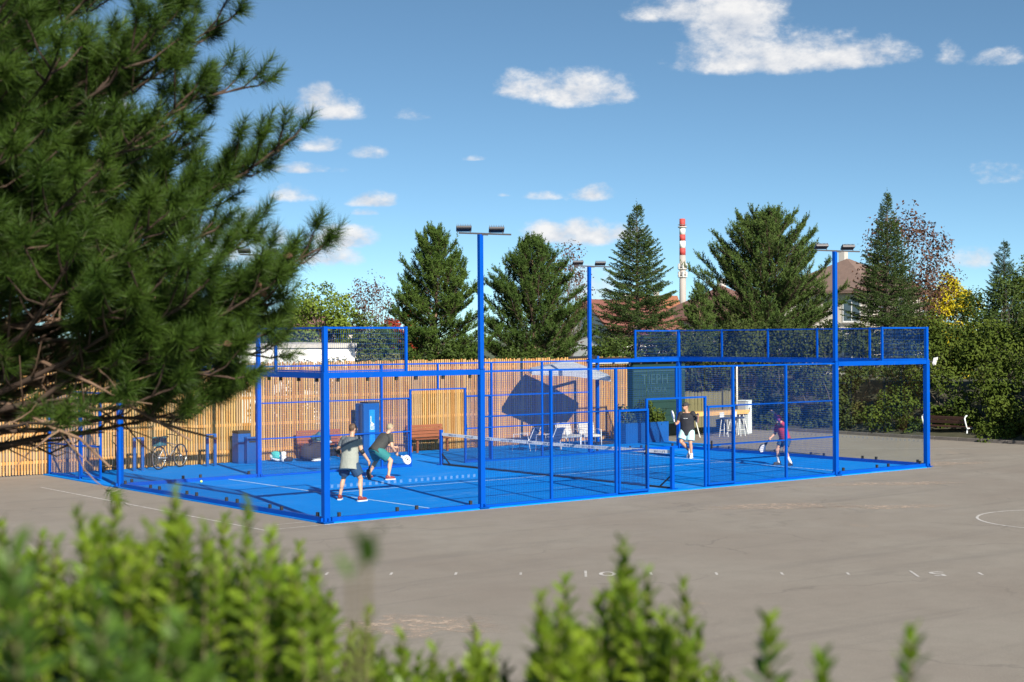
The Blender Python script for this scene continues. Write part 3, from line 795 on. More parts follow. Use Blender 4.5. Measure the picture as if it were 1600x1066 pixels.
CHR = pmat('red_band_paint', (0.42, 0.05, 0.045), (0.36, 0.045, 0.04), 0.2, 0.7)
CHC = pmat('chimney_concrete', (0.36, 0.32, 0.29), (0.30, 0.27, 0.25), 0.2, 0.85)
ch = empty('factory_chimney', (445.5, 436.9, 0), 0, 'tall red and white banded industrial chimney on the horizon', 'chimney')
z = 55.0
def chr_(z): return 1.25 + (55 - z) * 0.006
for hgt, mt, nm in ((3.5, CHR, 'red_band'), (3.3, WHITE, 'white_band'), (2.7, CHR, 'red_band'), (3.1, WHITE, 'white_band'), (3.0, CHR, 'red_band'), (39.4, CHC, 'shaft')):
    MB().tube([(0, 0, z - hgt + 0.001), (0, 0, z)], [chr_(z - hgt), chr_(z)], 20).build(nm, mt, ch); z -= hgt
for pz in (51.2, 33.2, 29.8):
    MB().tube([(0, 0, pz), (0, 0, pz + 0.5)], 1.9, 20).tube([(0, 0, pz + 1.2), (0, 0, pz + 1.3)], 1.92, 20).build('platform', HW_GREY, ch)
    if pz < 40:
        for a in range(6):
            MB().box((1.95 * math.cos(a), 1.95 * math.sin(a), pz + 1.4), (0.35, 0.35, 2.3)).build('antenna', WHITE, ch)

# ================================================================== things on the terrace
CREAM = pmat('cream_cushion', (0.50, 0.46, 0.40), (0.44, 0.40, 0.35), 6, 0.9, 0.2, 60)
NAVYC = pmat('navy_fabric', (0.03, 0.055, 0.12), (0.022, 0.04, 0.09), 6, 0.9)
GREENK = pmat('dark_green_board', (0.005, 0.034, 0.030), (0.004, 0.028, 0.025), 2, 0.6)
PALE = pmat('pale_lettering', (0.02, 0.06, 0.062), rough=0.7)
OLIVE = pmat('olive_reed', (0.16, 0.14, 0.065), (0.10, 0.095, 0.045), 3, 0.85, stretch=(14, 14, 1))
GREYBOX = pmat('grey_metal', (0.35, 0.37, 0.36), (0.3, 0.32, 0.31), 2, 0.6)
WHITEBOX = pmat('white_metal', (0.66, 0.70, 0.69), (0.6, 0.64, 0.63), 2, 0.5)
TEAL = pmat('teal_fabric', (0.02, 0.16, 0.22), (0.012, 0.07, 0.11), 9, 0.8)
DARKGREY = pmat('dark_grey_fabric', (0.03, 0.03, 0.034), (0.02, 0.02, 0.022), 8, 0.85)
TURFZ = 0.03

# locker cabinet with its white emblem
lk = empty('locker_cabinet', (10.38, 14.42, TURFZ), 0, 'tall blue locker cabinet with white emblem against the wooden fence', 'locker')
MB().box((0, 0, 0.84), (0.60, 0.5, 1.68), None, 0.01).build('cabinet_body', BLUE_BOX, lk)
MB().box((0.09, 0, 1.70), (0.42, 0.46, 0.05)).build('black_lid', BLACK, lk)
MB().box((0.0, -0.262, 0.78), (0.2, 0.02, 1.40)).build('front_panel', pmat('light_blue_panel', (0.006, 0.2, 0.62), rough=0.45), lk)
em = MB()
for c_, d_ in (((-0.05, -0.275, 1.17), (0.028, 0.006, 0.22)), ((-0.02, -0.275, 1.06), (0.075, 0.006, 0.06)), ((0.02, -0.275, 1.0), (0.1, 0.006, 0.09)), ((-0.055, -0.275, 0.94), (0.026, 0.006, 0.15)), ((0.0, -0.275, 0.92), (0.024, 0.006, 0.1)), ((0.06, -0.275, 0.92), (0.03, 0.006, 0.14)), ((0.0, -0.275, 0.855), (0.13, 0.006, 0.02))):
    em.box(c_, d_)
em.build('emblem', WHITE, lk)
MB().box((-0.31, -0.1, 1.0), (0.03, 0.12, 1.3)).build('hinge_side', NAVYC, lk)
ctn = empty('drink_carton', (10.45, 14.05, TURFZ), 0, 'small pink and white bottle standing before the blue locker', 'bottle')
MB().tube([(0, 0, 0), (0, 0, 0.16), (0, 0, 0.2)], [0.04, 0.04, 0.02], 10).build('bottle_body', WHITE, ctn)
MB().tube([(0, 0, 0.07), (0, 0, 0.14)], 0.042, 10).build('wrapper', pmat('pink_wrap', (0.55, 0.09, 0.2), rough=0.6), ctn)

def wood_bench(name, x, y, wd, label):
    r = empty(name, (x, y, TURFZ), 0, label, 'bench', 'wooden benches along the slat fence')
    for k in range(4): MB().box((0, -0.18 + k * 0.115, 0.44), (wd, 0.1, 0.035), None, 0.006).build('seat_slat', BENCHWOOD, r)
    for k in range(4):
        q = Matrix.Rotation(math.radians(-10), 3, 'X')
        MB().box((0, 0.26 + k * 0.02, 0.52 + k * 0.105), (wd, 0.03, 0.092), q).build('back_slat', BENCHWOOD, r)
    for sx in (-wd / 2 + 0.12, wd / 2 - 0.12):
        MB().box((sx, -0.14, 0.21), (0.06, 0.07, 0.42)).build('leg', BENCHWOOD, r)
        MB().box((sx, 0.2, 0.21), (0.06, 0.07, 0.42)).build('leg', BENCHWOOD, r)
        MB().bar((sx, 0.26, 0.40), (sx, 0.345, 0.88), 0.05, 0.04).build('back_support', BENCHWOOD, r)
    return r
wood_bench('wooden_bench', 12.85, 14.45, 1.45, 'red-brown slatted bench right of the blue locker')
wood_bench('wooden_bench', 8.75, 14.45, 1.6, 'red-brown slatted bench with the teal bag lying on it')

def lumpy(name, mat, parent, c, d, seed, amp=0.18, n=(14, 9)):
    rg = random.Random(seed); mb = MB(); mb.sphere((0, 0, 0), 1, n[0], n[1])
    vs = []
    for q in mb.v:
        v = Vector(q); k = 1 + amp * (math.sin(v.x * 4.1 + seed) * math.sin(v.y * 3.7 + 1.3 * seed) + 0.6 * math.sin(v.z * 6 + seed * 2 + v.x * 5)) + rg.uniform(-0.04, 0.04)
        v = Vector((math.copysign(abs(v.x) ** 0.75, v.x), math.copysign(abs(v.y) ** 0.75, v.y), math.copysign(abs(v.z) ** 0.75, v.z))) * k
        vs.append((c[0] + v.x * d[0] / 2, c[1] + v.y * d[1] / 2, max(c[2] + v.z * d[2] / 2, 0.002)))
    mb.v = vs
    return mb.build(name, mat, parent)
bg = empty('teal_bag', (8.62, 14.35, TURFZ + 0.46), 0, 'crumpled teal sports bag lying on the left bench', 'bag')
lumpy('bag_body', TEAL, bg, (0, 0, 0.17), (0.62, 0.34, 0.36), 2)
lumpy('towel', WHITE, bg, (0.05, -0.14, 0.06), (0.5, 0.18, 0.12), 5)
MB().tube([(-0.2, 0, 0.3), (-0.1, -0.05, 0.42), (0.1, -0.05, 0.43), (0.2, 0, 0.3)], 0.014, 6).build('strap', NAVYC, bg)
hd = empty('black_holdall', (7.98, 13.75, TURFZ), 0.15, 'dark holdall with a white towel on the terrace floor by the left bench', 'bag')
lumpy('holdall_body', DARKGREY, hd, (0, 0, 0.28), (0.95, 0.42, 0.56), 7, 0.1)
lumpy('white_towel', WHITE, hd, (0.12, -0.24, 0.05), (0.75, 0.2, 0.1), 4)
MB().tube([(-0.25, -0.1, 0.5), (-0.15, -0.18, 0.62), (0.15, -0.18, 0.62), (0.25, -0.1, 0.5)], 0.016, 6).build('strap', BLACK, hd)
sb = empty('sports_bag', (7.05, 14.25, TURFZ), -0.5, 'white and turquoise sports bag dropped on the floor by a blue post', 'bag')
lumpy('bag_body', WHITE, sb, (0, 0, 0.15), (0.5, 0.26, 0.3), 9, 0.2)
lumpy('bag_flap', pmat('turquoise', (0.05, 0.4, 0.38), rough=0.7), sb, (-0.08, -0.06, 0.2), (0.3, 0.2, 0.26), 11, 0.15)
lumpy('shoe_pocket', DARKGREY, sb, (0.26, -0.02, 0.07), (0.3, 0.22, 0.15), 13, 0.12)

bn = empty('recycling_bin', (6.02, 14.45, TURFZ), 0, 'blue litter bin box with black slot top by the glass corner', 'bin')
MB().box((-0.1, 0.1, 0.45), (0.42, 0.4, 0.9), None, 0.01).build('bin_body', BLUE_BOX, bn)
MB().box((-0.1, 0.1, 0.945), (0.42, 0.4, 0.085), None, 0.008).build('bin_lid', BLACK, bn)
MB().box((0.06, -0.2, 0.40), (0.36, 0.2, 0.80), None, 0.01).build('front_box', BLUE_BOX, bn)
MB().box((0.06, -0.303, 0.66), (0.22, 0.008, 0.05)).build('slot', BLACK, bn)
def bike_stand(x, y, label):
    r = empty('bike_stand', (x, y, TURFZ), 0, label, 'bike stand', 'flat blue bike stands by the fence')
    for sx in (-0.125, 0.125): MB().box((sx, 0, 0.46), (0.085, 0.05, 0.92)).build('upright', BLUE_BOX, r)
    MB().box((0, 0, 0.94), (0.335, 0.05, 0.04)).build('top_bar', BLUE_BOX, r)
bike_stand(4.68, 14.1, 'flat blue bike stand midway between bicycle and litter bin')
bike_stand(2.38, 14.1, 'flat blue bike stand left of the bicycle')
# bicycle leaning by the fence
bk = empty('bicycle', (3.42, 14.25, TURFZ), 0.5, 'dark bicycle with a teal box on its carrier, parked by the fence', 'bicycle')
def wheel(x):
    wo_ = empty('wheel', (x, 0, 0.345)); wo_.parent = bk
    ring = [(0.33 * math.cos(a * math.pi / 14), 0, 0.33 * math.sin(a * math.pi / 14)) for a in range(29)]
    MB().tube(ring, 0.019, 6, False).build('tyre', BLACK, wo_)
    ring = [(0.305 * math.cos(a * math.pi / 14), 0, 0.305 * math.sin(a * math.pi / 14)) for a in range(29)]
    MB().tube(ring, 0.009, 5, False).build('rim', CHROME, wo_)
    sp_ = MB()
    for a in range(14): sp_.bar((0, 0, 0), (0.3 * math.cos(a * math.pi / 7), 0.012 * (-1) ** a, 0.3 * math.sin(a * math.pi / 7)), 0.003, 0.003)
    sp_.tube([(0, -0.04, 0), (0, 0.04, 0)], 0.02, 8).build('spokes', CHROME, wo_)
wheel(-0.52); wheel(0.52)
MB().tube([(-0.52, 0, 0.345), (-0.06, 0, 0.31), (0.36, 0, 0.66), (-0.18, 0, 0.78), (-0.06, 0, 0.31)], 0.017, 7).tube([(-0.52, 0, 0.345), (-0.17, 0, 0.74)], 0.012, 6).build('frame', pmat('silver_frame', (0.4, 0.4, 0.42), rough=0.35, metal=0.5), bk)
MB().tube([(0.33, 0, 0.82), (0.38, 0, 0.62), (0.52, 0, 0.345)], 0.016, 7).build('fork', DARKMETAL, bk)
MB().tube([(0.25, -0.28, 0.98), (0.36, -0.12, 0.96), (0.34, 0, 0.93), (0.36, 0.12, 0.96), (0.25, 0.28, 0.98)], 0.013, 7).tube([(0.335, 0, 0.80), (0.34, 0, 0.94)], 0.015, 6).build('handlebar', DARKMETAL, bk)
MB().sphere((-0.22, 0, 0.93), 0.13, 12, 6, (1.1, 0.6, 0.3)).tube([(-0.19, 0, 0.76), (-0.21, 0, 0.92)], 0.014, 6).build('saddle', BLACK, bk)
MB().box((-0.5, 0, 0.82), (0.34, 0.3, 0.26), None, 0.03).box((-0.5, 0, 0.69), (0.4, 0.16, 0.015)).build('carrier_box', TEAL, bk)
MB().tube([(-0.07, -0.05, 0.31), (-0.07, -0.06, 0.15)], 0.012, 5).tube([(-0.06, -0.02, 0.31), (-0.06, 0.02, 0.31)], 0.09, 12).build('crank', DARKMETAL, bk)
# kick scooter in the gateway
ks = empty('kick_scooter', (1.75, 14.5, TURFZ), 0.3, 'black kick scooter leaning in shade behind the half open gate', 'scooter')
MB().box((-0.05, 0, 0.12), (0.55, 0.13, 0.03), None, 0.01).build('deck', BLACK, ks)
MB().tube([(0.26, 0, 0.12), (0.3, 0, 0.2), (0.24, 0, 1.0)], 0.018, 7).build('stem', BLACK, ks)
MB().tube([(0.24, -0.2, 1.0), (0.24, 0.2, 1.0)], 0.016, 7).build('handlebar', BLACK, ks)
for x in (-0.32, 0.32): MB().tube([(x, -0.02, 0.09), (x, 0.02, 0.09)], 0.09, 14).build('wheel', BLACK, ks)
lumpy('hanging_bag', DARKGREY, ks, (0.2, -0.1, 0.32), (0.24, 0.2, 0.36), 3, 0.1)

# parasol
par = empty('parasol', (17.6, 12.9, TURFZ), 0, 'big white cantilever parasol over the lounge chairs by the fence', 'parasol')
hv = 1.32; q = Matrix.Rotation(math.radians(45 + 8), 3, 'Z') @ Matrix.Rotation(math.radians(5), 3, 'X')
apex = Vector((0, 0, 2.98)); crn = []
for sx, sy in ((-1, -1), (0, -1), (1, -1), (1, 0), (1, 1), (0, 1), (-1, 1), (-1, 0)):
    edge = 0.0 if sx * sy else 0.07
    crn.append(q @ Vector((sx * hv, sy * hv, 0)) + Vector((0, 0, 2.55 + edge)))
cv = [apex] + crn + [apex - Vector((0, 0, 0.012))] + [c - Vector((0, 0, 0.012)) for c in crn] + [c - Vector((0, 0, 0.16)) for c in crn]
cf = [(0, 1 + k, 1 + (k + 1) % 8) for k in range(8)] + [(9, 10 + (k + 1) % 8, 10 + k) for k in range(8)] + [(10 + k, 10 + (k + 1) % 8, 18 + (k + 1) % 8, 18 + k) for k in range(8)]
MB().add(cv, cf).build('canopy', pmat('white_canvas', (0.72, 0.74, 0.75), (0.66, 0.68, 0.7), 2, 0.9, transl=0.62), par)
for k in range(8): MB().bar(apex - Vector((0, 0, 0.05)), crn[k] - Vector((0, 0, 0.03)), 0.02, 0.025).build('rib', DARKMETAL, par)
MB().box((1.75, 0.5, 1.55), (0.1, 0.1, 3.1)).build('mast', BLUE, par)
MB().bar((1.75, 0.5, 3.08), (0.0, 0.0, 3.06), 0.06, 0.08).build('arm', DARKMETAL, par)
MB().box((1.75, 0.5, 0.04), (0.8, 0.8, 0.08)).build('base', DARKMETAL, par)

def lounge_chair(x, y, rz, cushion, label, recl=0.0):
    r = empty('lounge_chair', (x, y, TURFZ), rz, label, 'chair', 'lounge chairs under the parasol')
    for sx in (-0.31, 0.31):
        MB().tube([(sx, -0.34, 0), (sx, -0.3, 0.55), (sx, 0.2, 0.56), (sx, 0.3, 0.0)], 0.014, 7).build('side_frame', WHITE, r)
    MB().box((0, -0.03, 0.34), (0.58, 0.6, 0.09), None, 0.03).build('seat_cushion', cushion, r)
    bq = Matrix.Rotation(math.radians(-18 - recl), 3, 'X')
    bc = empty('backrest', (0, 0.26, 0.36)); bc.parent = r
    for k in range(4):
        MB().box(bq @ Vector((0, 0, 0.07 + k * 0.105)), (0.58, 0.09, 0.11), bq, 0.03).build('back_cushion', cushion, bc)
    MB().bar((0.29, 0, 0), bq @ Vector((0.29, 0.05, 0.46)), 0.02, 0.02).build('back_rail', WHITE, bc)
    MB().bar((-0.29, 0, 0), bq @ Vector((-0.29, 0.05, 0.46)), 0.02, 0.02).build('back_rail', WHITE, bc)
lounge_chair(15.55, 12.75, math.pi + 0.5, NAVYC, 'navy lounge chair with its back to the court, left one of the pair')
lounge_chair(15.95, 12.0, math.pi + 0.35, NAVYC, 'navy lounge chair with its back to the court, right one of the pair')
lounge_chair(18.05, 13.45, -0.15, CREAM, 'cream cushioned lounge chair directly left of the far floodlight mast')
lounge_chair(18.75, 13.15, -0.35, CREAM, 'cream cushioned lounge chair directly right of the far floodlight mast')
lt = empty('low_table', (17.1, 12.55, TURFZ), 0.1, 'low grey table with thin white legs between the lounge chairs', 'table')
MB().box((0, 0, 0.4), (1.1, 0.6, 0.03), None, 0.005).build('table_top', GREYBOX, lt)
for sx in (-0.5, 0.5):
    for sy in (-0.26, 0.26): MB().box((sx, sy, 0.19), (0.025, 0.025, 0.385)).build('leg', WHITE, lt)
jg = empty('white_jug', (17.25, 12.6, TURFZ + 0.416), 0, 'small white jug standing on the low lounge table', 'jug')
MB().tube([(0, 0, 0), (0, 0, 0.1), (0, 0, 0.18)], [0.05, 0.06, 0.05], 12).build('jug_body', WHITE, jg)
MB().tube([(0.055, 0, 0.15), (0.1, 0, 0.13), (0.1, 0, 0.06), (0.055, 0, 0.04)], 0.01, 6).build('handle', WHITE, jg)

# long blue planter with shrubs (foliage is added with the other plants)
pl = empty('planter_box', (21.05, 12.95, TURFZ), 0, 'long blue planter box with green shrubs beside the green kiosk', 'planter')
MB().box((0, -0.28, 0.36), (2.1, 0.04, 0.72)).box((0, 0.28, 0.36), (2.1, 0.04, 0.72)).box((-1.03, 0, 0.36), (0.04, 0.52, 0.72)).box((1.03, 0, 0.36), (0.04, 0.52, 0.72)).build('trough', BLUE_BOX, pl)
MB().box((0, 0, 0.62), (2.02, 0.52, 0.06)).build('soil', pmat('soil', (0.04, 0.028, 0.02), rough=0.95), pl)

# green kiosk
kk = empty('green_kiosk', (24.0, 16.2, 0), 0, 'dark green boarded kiosk with pale lettering behind the far court corner', 'kiosk')
MB().box((0, 0, 1.42), (2.75, 2.2, 2.84)).build('kiosk_body', GREENK, kk)
for k in range(11):
    MB().box((0, -1.112, 0.16 + k * 0.255), (2.72, 0.022, 0.235)).build('board', GREENK, kk)
MB().box((0, -0.05, 2.9), (3.0, 2.5, 0.1)).build('roof', DARKMETAL, kk)
for body, size, zz, xx in (('TIEPH', 0.55, 2.17, -0.25), ('A UMAA', 0.3, 1.78, -0.2)):
    o = addobj('lettering', text_mesh('lettering', body, size, PALE, 0.004), None, kk, (xx, -1.135, zz), (math.pi / 2, 0, 0))
MB().bar((-1.36, -1.135, 2.5), (1.36, -1.135, 2.52), 0.02, 0.05).build('trim', PALE, kk)
aw = empty('awning_box', (21.3, 14.9, 2.93), 0, 'dark rolled-up awning box along the fence top beside the kiosk', 'awning')
MB().box((0, 0, 0.05), (2.0, 0.16, 0.14), None, 0.02).build('cassette', DARKMETAL, aw)
MB().box((0, -0.05, -0.09), (1.96, 0.05, 0.05)).build('front_bar', GREYBOX, aw)
for sx in (-0.95, 0.9): MB().bar((sx, 0.02, -0.02), (sx + 0.08, -0.02, -0.22), 0.04, 0.04).build('arm', DARKMETAL, aw)

# reed screen, high table, stools, cabinet, pole
rs = empty('reed_screen', (27.0, 15.6, 0), 0.05, 'olive reed screen behind the player in black', 'screen')
rm = []
rgr = random.Random(21)
for k in range(6):
    h = 1.62 + rgr.uniform(-0.05, 0.05); qm = MB().box((0, 0, h / 2), (0.052, 0.02, h)).mesh('reed'); qm.materials.append(OLIVE); rm.append(qm)
for i in range(62):
    addobj('reed', rgr.choice(rm), None, rs, (-1.72 + i * 0.056, rgr.uniform(-0.006, 0.006), 0.02 * math.sin(i * 0.12) ), (0, rgr.uniform(-0.012, 0.012), 0))
for zz in (0.3, 1.35): MB().box((0, 0.03, zz), (3.5, 0.03, 0.05)).build('rail', DARKWOOD, rs)
ht = empty('high_table', (25.75, 13.95, 0), 0.02, 'long light wood high table on thin white trestles behind the court', 'table')
for k in range(3): MB().box((0, -0.19 + k * 0.19, 0.92), (3.5, 0.18, 0.075), None, 0.006).build('board', TABLEWOOD, ht)
MB().box((0, -0.27, 0.86), (3.4, 0.03, 0.12)).build('apron', TABLEWOOD, ht)
for sx in (-1.35, 1.35):
    tr_ = empty('trestle', (sx, 0, 0)); tr_.parent = ht
    for a, b_ in (((-0.08, -0.2), (-0.28, -0.3)), ((0.08, -0.2), (0.28, -0.3)), ((-0.08, 0.2), (-0.28, 0.3)), ((0.08, 0.2), (0.28, 0.3))):
        MB().bar((a[0], a[1], 0.86), (b_[0], b_[1], 0.0), 0.03, 0.03).build('leg', WHITE, tr_)
def stool(x, y, label):
    r = empty('bar_stool', (x, y, 0), 0.3, label, 'stool', 'bar stools at the high table')
    MB().box((0, 0, 0.70), (0.36, 0.34, 0.05), None, 0.02).build('seat', NAVYC, r)
    MB().box((0, 0.17, 0.82), (0.34, 0.03, 0.2), None, 0.01).build('backrest', WHITE, r)
    for sx in (-1, 1):
        for sy in (-1, 1): MB().bar((sx * 0.13, sy * 0.12, 0.68), (sx * 0.19, sy * 0.18, 0), 0.022, 0.022).build('leg', WHITE, r)
    for sy in (-0.155, 0.155): MB().bar((-0.165, sy, 0.25), (0.165, sy, 0.25), 0.015, 0.015).build('foot_rail', WHITE, r)
stool(25.75, 13.3, 'white-legged bar stool at the high table, left of the pair')
stool(26.45, 13.3, 'white-legged bar stool at the high table, right of the pair')
cb = empty('electrical_cabinet', (27.55, 14.0, 0), 0.25, 'white and grey electrical cabinet at the right end of the high table', 'cabinet')
MB().box((-0.05, 0, 0.64), (0.44, 0.34, 1.28), None, 0.006).build('cabinet_body', GREYBOX, cb)
MB().box((0.08, -0.178, 0.645), (0.26, 0.02, 1.25), None, 0.004).build('cabinet_door', WHITEBOX, cb)
MB().box((0.0, -0.2, 0.95), (0.035, 0.02, 0.16)).build('handle', DARKMETAL, cb)
MB().box((-0.05, -0.01, 1.3), (0.48, 0.4, 0.035)).build('cabinet_roof', WHITEBOX, cb)
po = empty('white_pole', (27.75, 14.6, 0), 0, 'slim cream pole rising behind the electrical cabinet', 'pole')
MB().tube([(0, 0, 0), (0, 0, 2.62)], [0.04, 0.035], 10).build('shaft', pmat('cream_paint', (0.62, 0.56, 0.46), rough=0.6), po)
MB().tube([(0, 0, 2.62), (0, 0, 2.66)], [0.045, 0.03], 10).build('cap', DARKMETAL, po)

# camera on the corner post
cc = empty('security_camera', (20.07, -0.02, 3.02), 0, 'small white security camera on an arm at the right court corner', 'camera')
MB().bar((0, 0, 0), (0.28, 0.06, 0.0), 0.03, 0.03).build('arm', DARKMETAL, cc)
qq = Matrix.Rotation(math.radians(-35), 3, 'Y') @ Matrix.Rotation(0.4, 3, 'Z')
MB().box((0.31, 0.02, -0.02), (0.2, 0.09, 0.085), qq, 0.015).build('housing', WHITE, cc)
MB().box((0.36, 0.02, 0.07), (0.14, 0.12, 0.03), qq).build('sun_hood', WHITE, cc)

# bench by the hedge: bent white tube legs, dark boards
bh = empty('park_bench', (30.75, 6.95, 0), math.pi / 2, 'dark wood park bench with bent white tube legs before the hedge', 'bench')
for sx in (-0.92, 0.92):
    MB().tube([(sx, -0.22, 0.0), (sx, -0.22, 0.36), (sx, -0.16, 0.42), (sx, 0.16, 0.42), (sx, 0.2, 0.5), (sx, 0.30, 0.78), (sx, 0.24, 0.86), (sx, 0.16, 0.88)], 0.028, 8).tube([(sx, 0.14, 0.42), (sx, 0.2, 0.0)], 0.026, 8).build('leg', WHITEBOX, bh)
for k in range(3): MB().box((0, -0.15 + k * 0.14, 0.46), (1.85, 0.125, 0.04), None, 0.006).build('seat_board', DARKWOOD, bh)
for k in range(2): MB().box((0, 0.235 + k * 0.03, 0.64 + k * 0.14), (1.85, 0.035, 0.12), Matrix.Rotation(math.radians(-14), 3, 'X'), 0.006).build('back_board', DARKWOOD, bh)

bll = MB().sphere((0, 0, 0), 0.034, 14, 9).build('tennis_ball', pmat('ball_felt', (0.55, 0.72, 0.16), (0.5, 0.65, 0.14), 30, 0.95), None, (2.05, 9.55, 0.065))
tag(bll, 'yellow-green ball lying on the blue turf by the far glass wall', 'ball')

# ================================================================== players
SKIN = pmat('skin', (0.52, 0.30, 0.20), (0.46, 0.25, 0.165), 9, 0.55)
SKIN2 = pmat('tanned_skin', (0.47, 0.25, 0.155), (0.42, 0.215, 0.13), 9, 0.55)
def frame3(d, ref):
    z = Vector(d).normalized(); x = Vector(ref) - z * Vector(ref).dot(z); x.normalize(); y = z.cross(x)
    return Matrix((x, y, z)).transposed()
class Body(MB):
    def ell(s, c, rad, R=None, nu=16, nv=10):
        t = MB().sphere((0, 0, 0), 1, nu, nv); c = Vector(c)
        vs = []
        for q in t.v:
            v = Vector((q[0] * rad[0], q[1] * rad[1], q[2] * rad[2]))
            vs.append(c + (R @ v if R is not None else v))
        return s.add(vs, t.f, True)
    def cap(s, p0, r0, p1, r1, n=12):
        p0 = Vector(p0); p1 = Vector(p1); d = p1 - p0; L = d.length; u = d / L
        pts = []; rad = []
        for a in (-80, -50, -20): pts.append(p0 + u * r0 * math.sin(math.radians(a))); rad.append(r0 * math.cos(math.radians(a)))
        for k in (0.25, 0.5, 0.75): pts.append(p0 + d * k); rad.append(r0 + (r1 - r0) * k)
        for a in (20, 50, 80): pts.append(p1 + u * r1 * math.sin(math.radians(a))); rad.append(r1 * math.cos(math.radians(a)))
        return s.tube(pts, rad, n)
    def loft(s, rings, n=20):
        """rings: (centre, R, rx, ry); closed flat ends"""
        vs = []; fs = []
        for c, R, rx, ry in rings:
            for k in range(n):
                a = 2 * math.pi * k / n
                vs.append(Vector(c) + R @ Vector((rx * math.cos(a), ry * math.sin(a), 0)))
        m_ = len(rings)
        for i in range(m_ - 1):
            for k in range(n): fs.append((i * n + k, i * n + (k + 1) % n, (i + 1) * n + (k + 1) % n, (i + 1) * n + k))
        fs += [tuple(reversed(range(n))), tuple((m_ - 1) * n + k for k in range(n))]
        return s.add(vs, fs, True)
    def remesh(s, name, mat, parent, voxel, smooth=4):
        me = s.mesh(name); o = bpy.data.objects.new(name, me); link(o)
        md = o.modifiers.new('r', 'REMESH'); md.mode = 'VOXEL'; md.voxel_size = voxel; md.use_smooth_shade = True
        ms = o.modifiers.new('s', 'SMOOTH'); ms.factor = 0.5; ms.iterations = smooth
        bpy.context.view_layer.update()
        nm = bpy.data.meshes.new_from_object(o.evaluated_get(bpy.context.evaluated_depsgraph_get()))
        bpy.data.objects.remove(o); bpy.data.meshes.remove(me)
        nm.name = name; nm.materials.clear(); nm.materials.append(mat)
        return addobj(name, nm, None, parent)

def hand(b, wr, dirv, palmn, curl, side):
    """palm, four fingers, thumb; dirv = from wrist to knuckles, palmn = the way the palm faces"""
    d = Vector(dirv).normalized(); n = Vector(palmn); n = (n - d * n.dot(d)).normalized(); sd = d.cross(n) * side
    wr = Vector(wr)
    R = Matrix((sd, n, d)).transposed()
    b.ell(wr + d * 0.045, (0.04, 0.017, 0.052), R, 12, 8)
    for i, (off, ln) in enumerate(((-0.03, 0.062), (-0.01, 0.075), (0.01, 0.07), (0.029, 0.055))):
        p = wr + d * 0.085 + sd * off
        a1 = curl * 0.55; d1 = d * math.cos(a1) + n * math.sin(a1)
        a2 = curl * 1.45; d2 = d * math.cos(a2) + n * math.sin(a2)
        q = p + d1 * ln * 0.55
        b.cap(p - d * 0.02, 0.0095, q, 0.009, 7); b.cap(q, 0.009, q + d2 * ln * 0.5, 0.0075, 7)
    tb = wr + d * 0.03 - sd * 0.034
    t1 = (d * 0.6 - sd * 0.7 + n * 0.35).normalized(); t2 = (d * 0.75 + n * 0.6 * max(curl, 0.3) + sd * 0.1).normalized()
    b.cap(tb, 0.013, tb + t1 * 0.035, 0.011, 7); b.cap(tb + t1 * 0.035, 0.011, tb + t1 * 0.035 + t2 * 0.035, 0.009, 7)

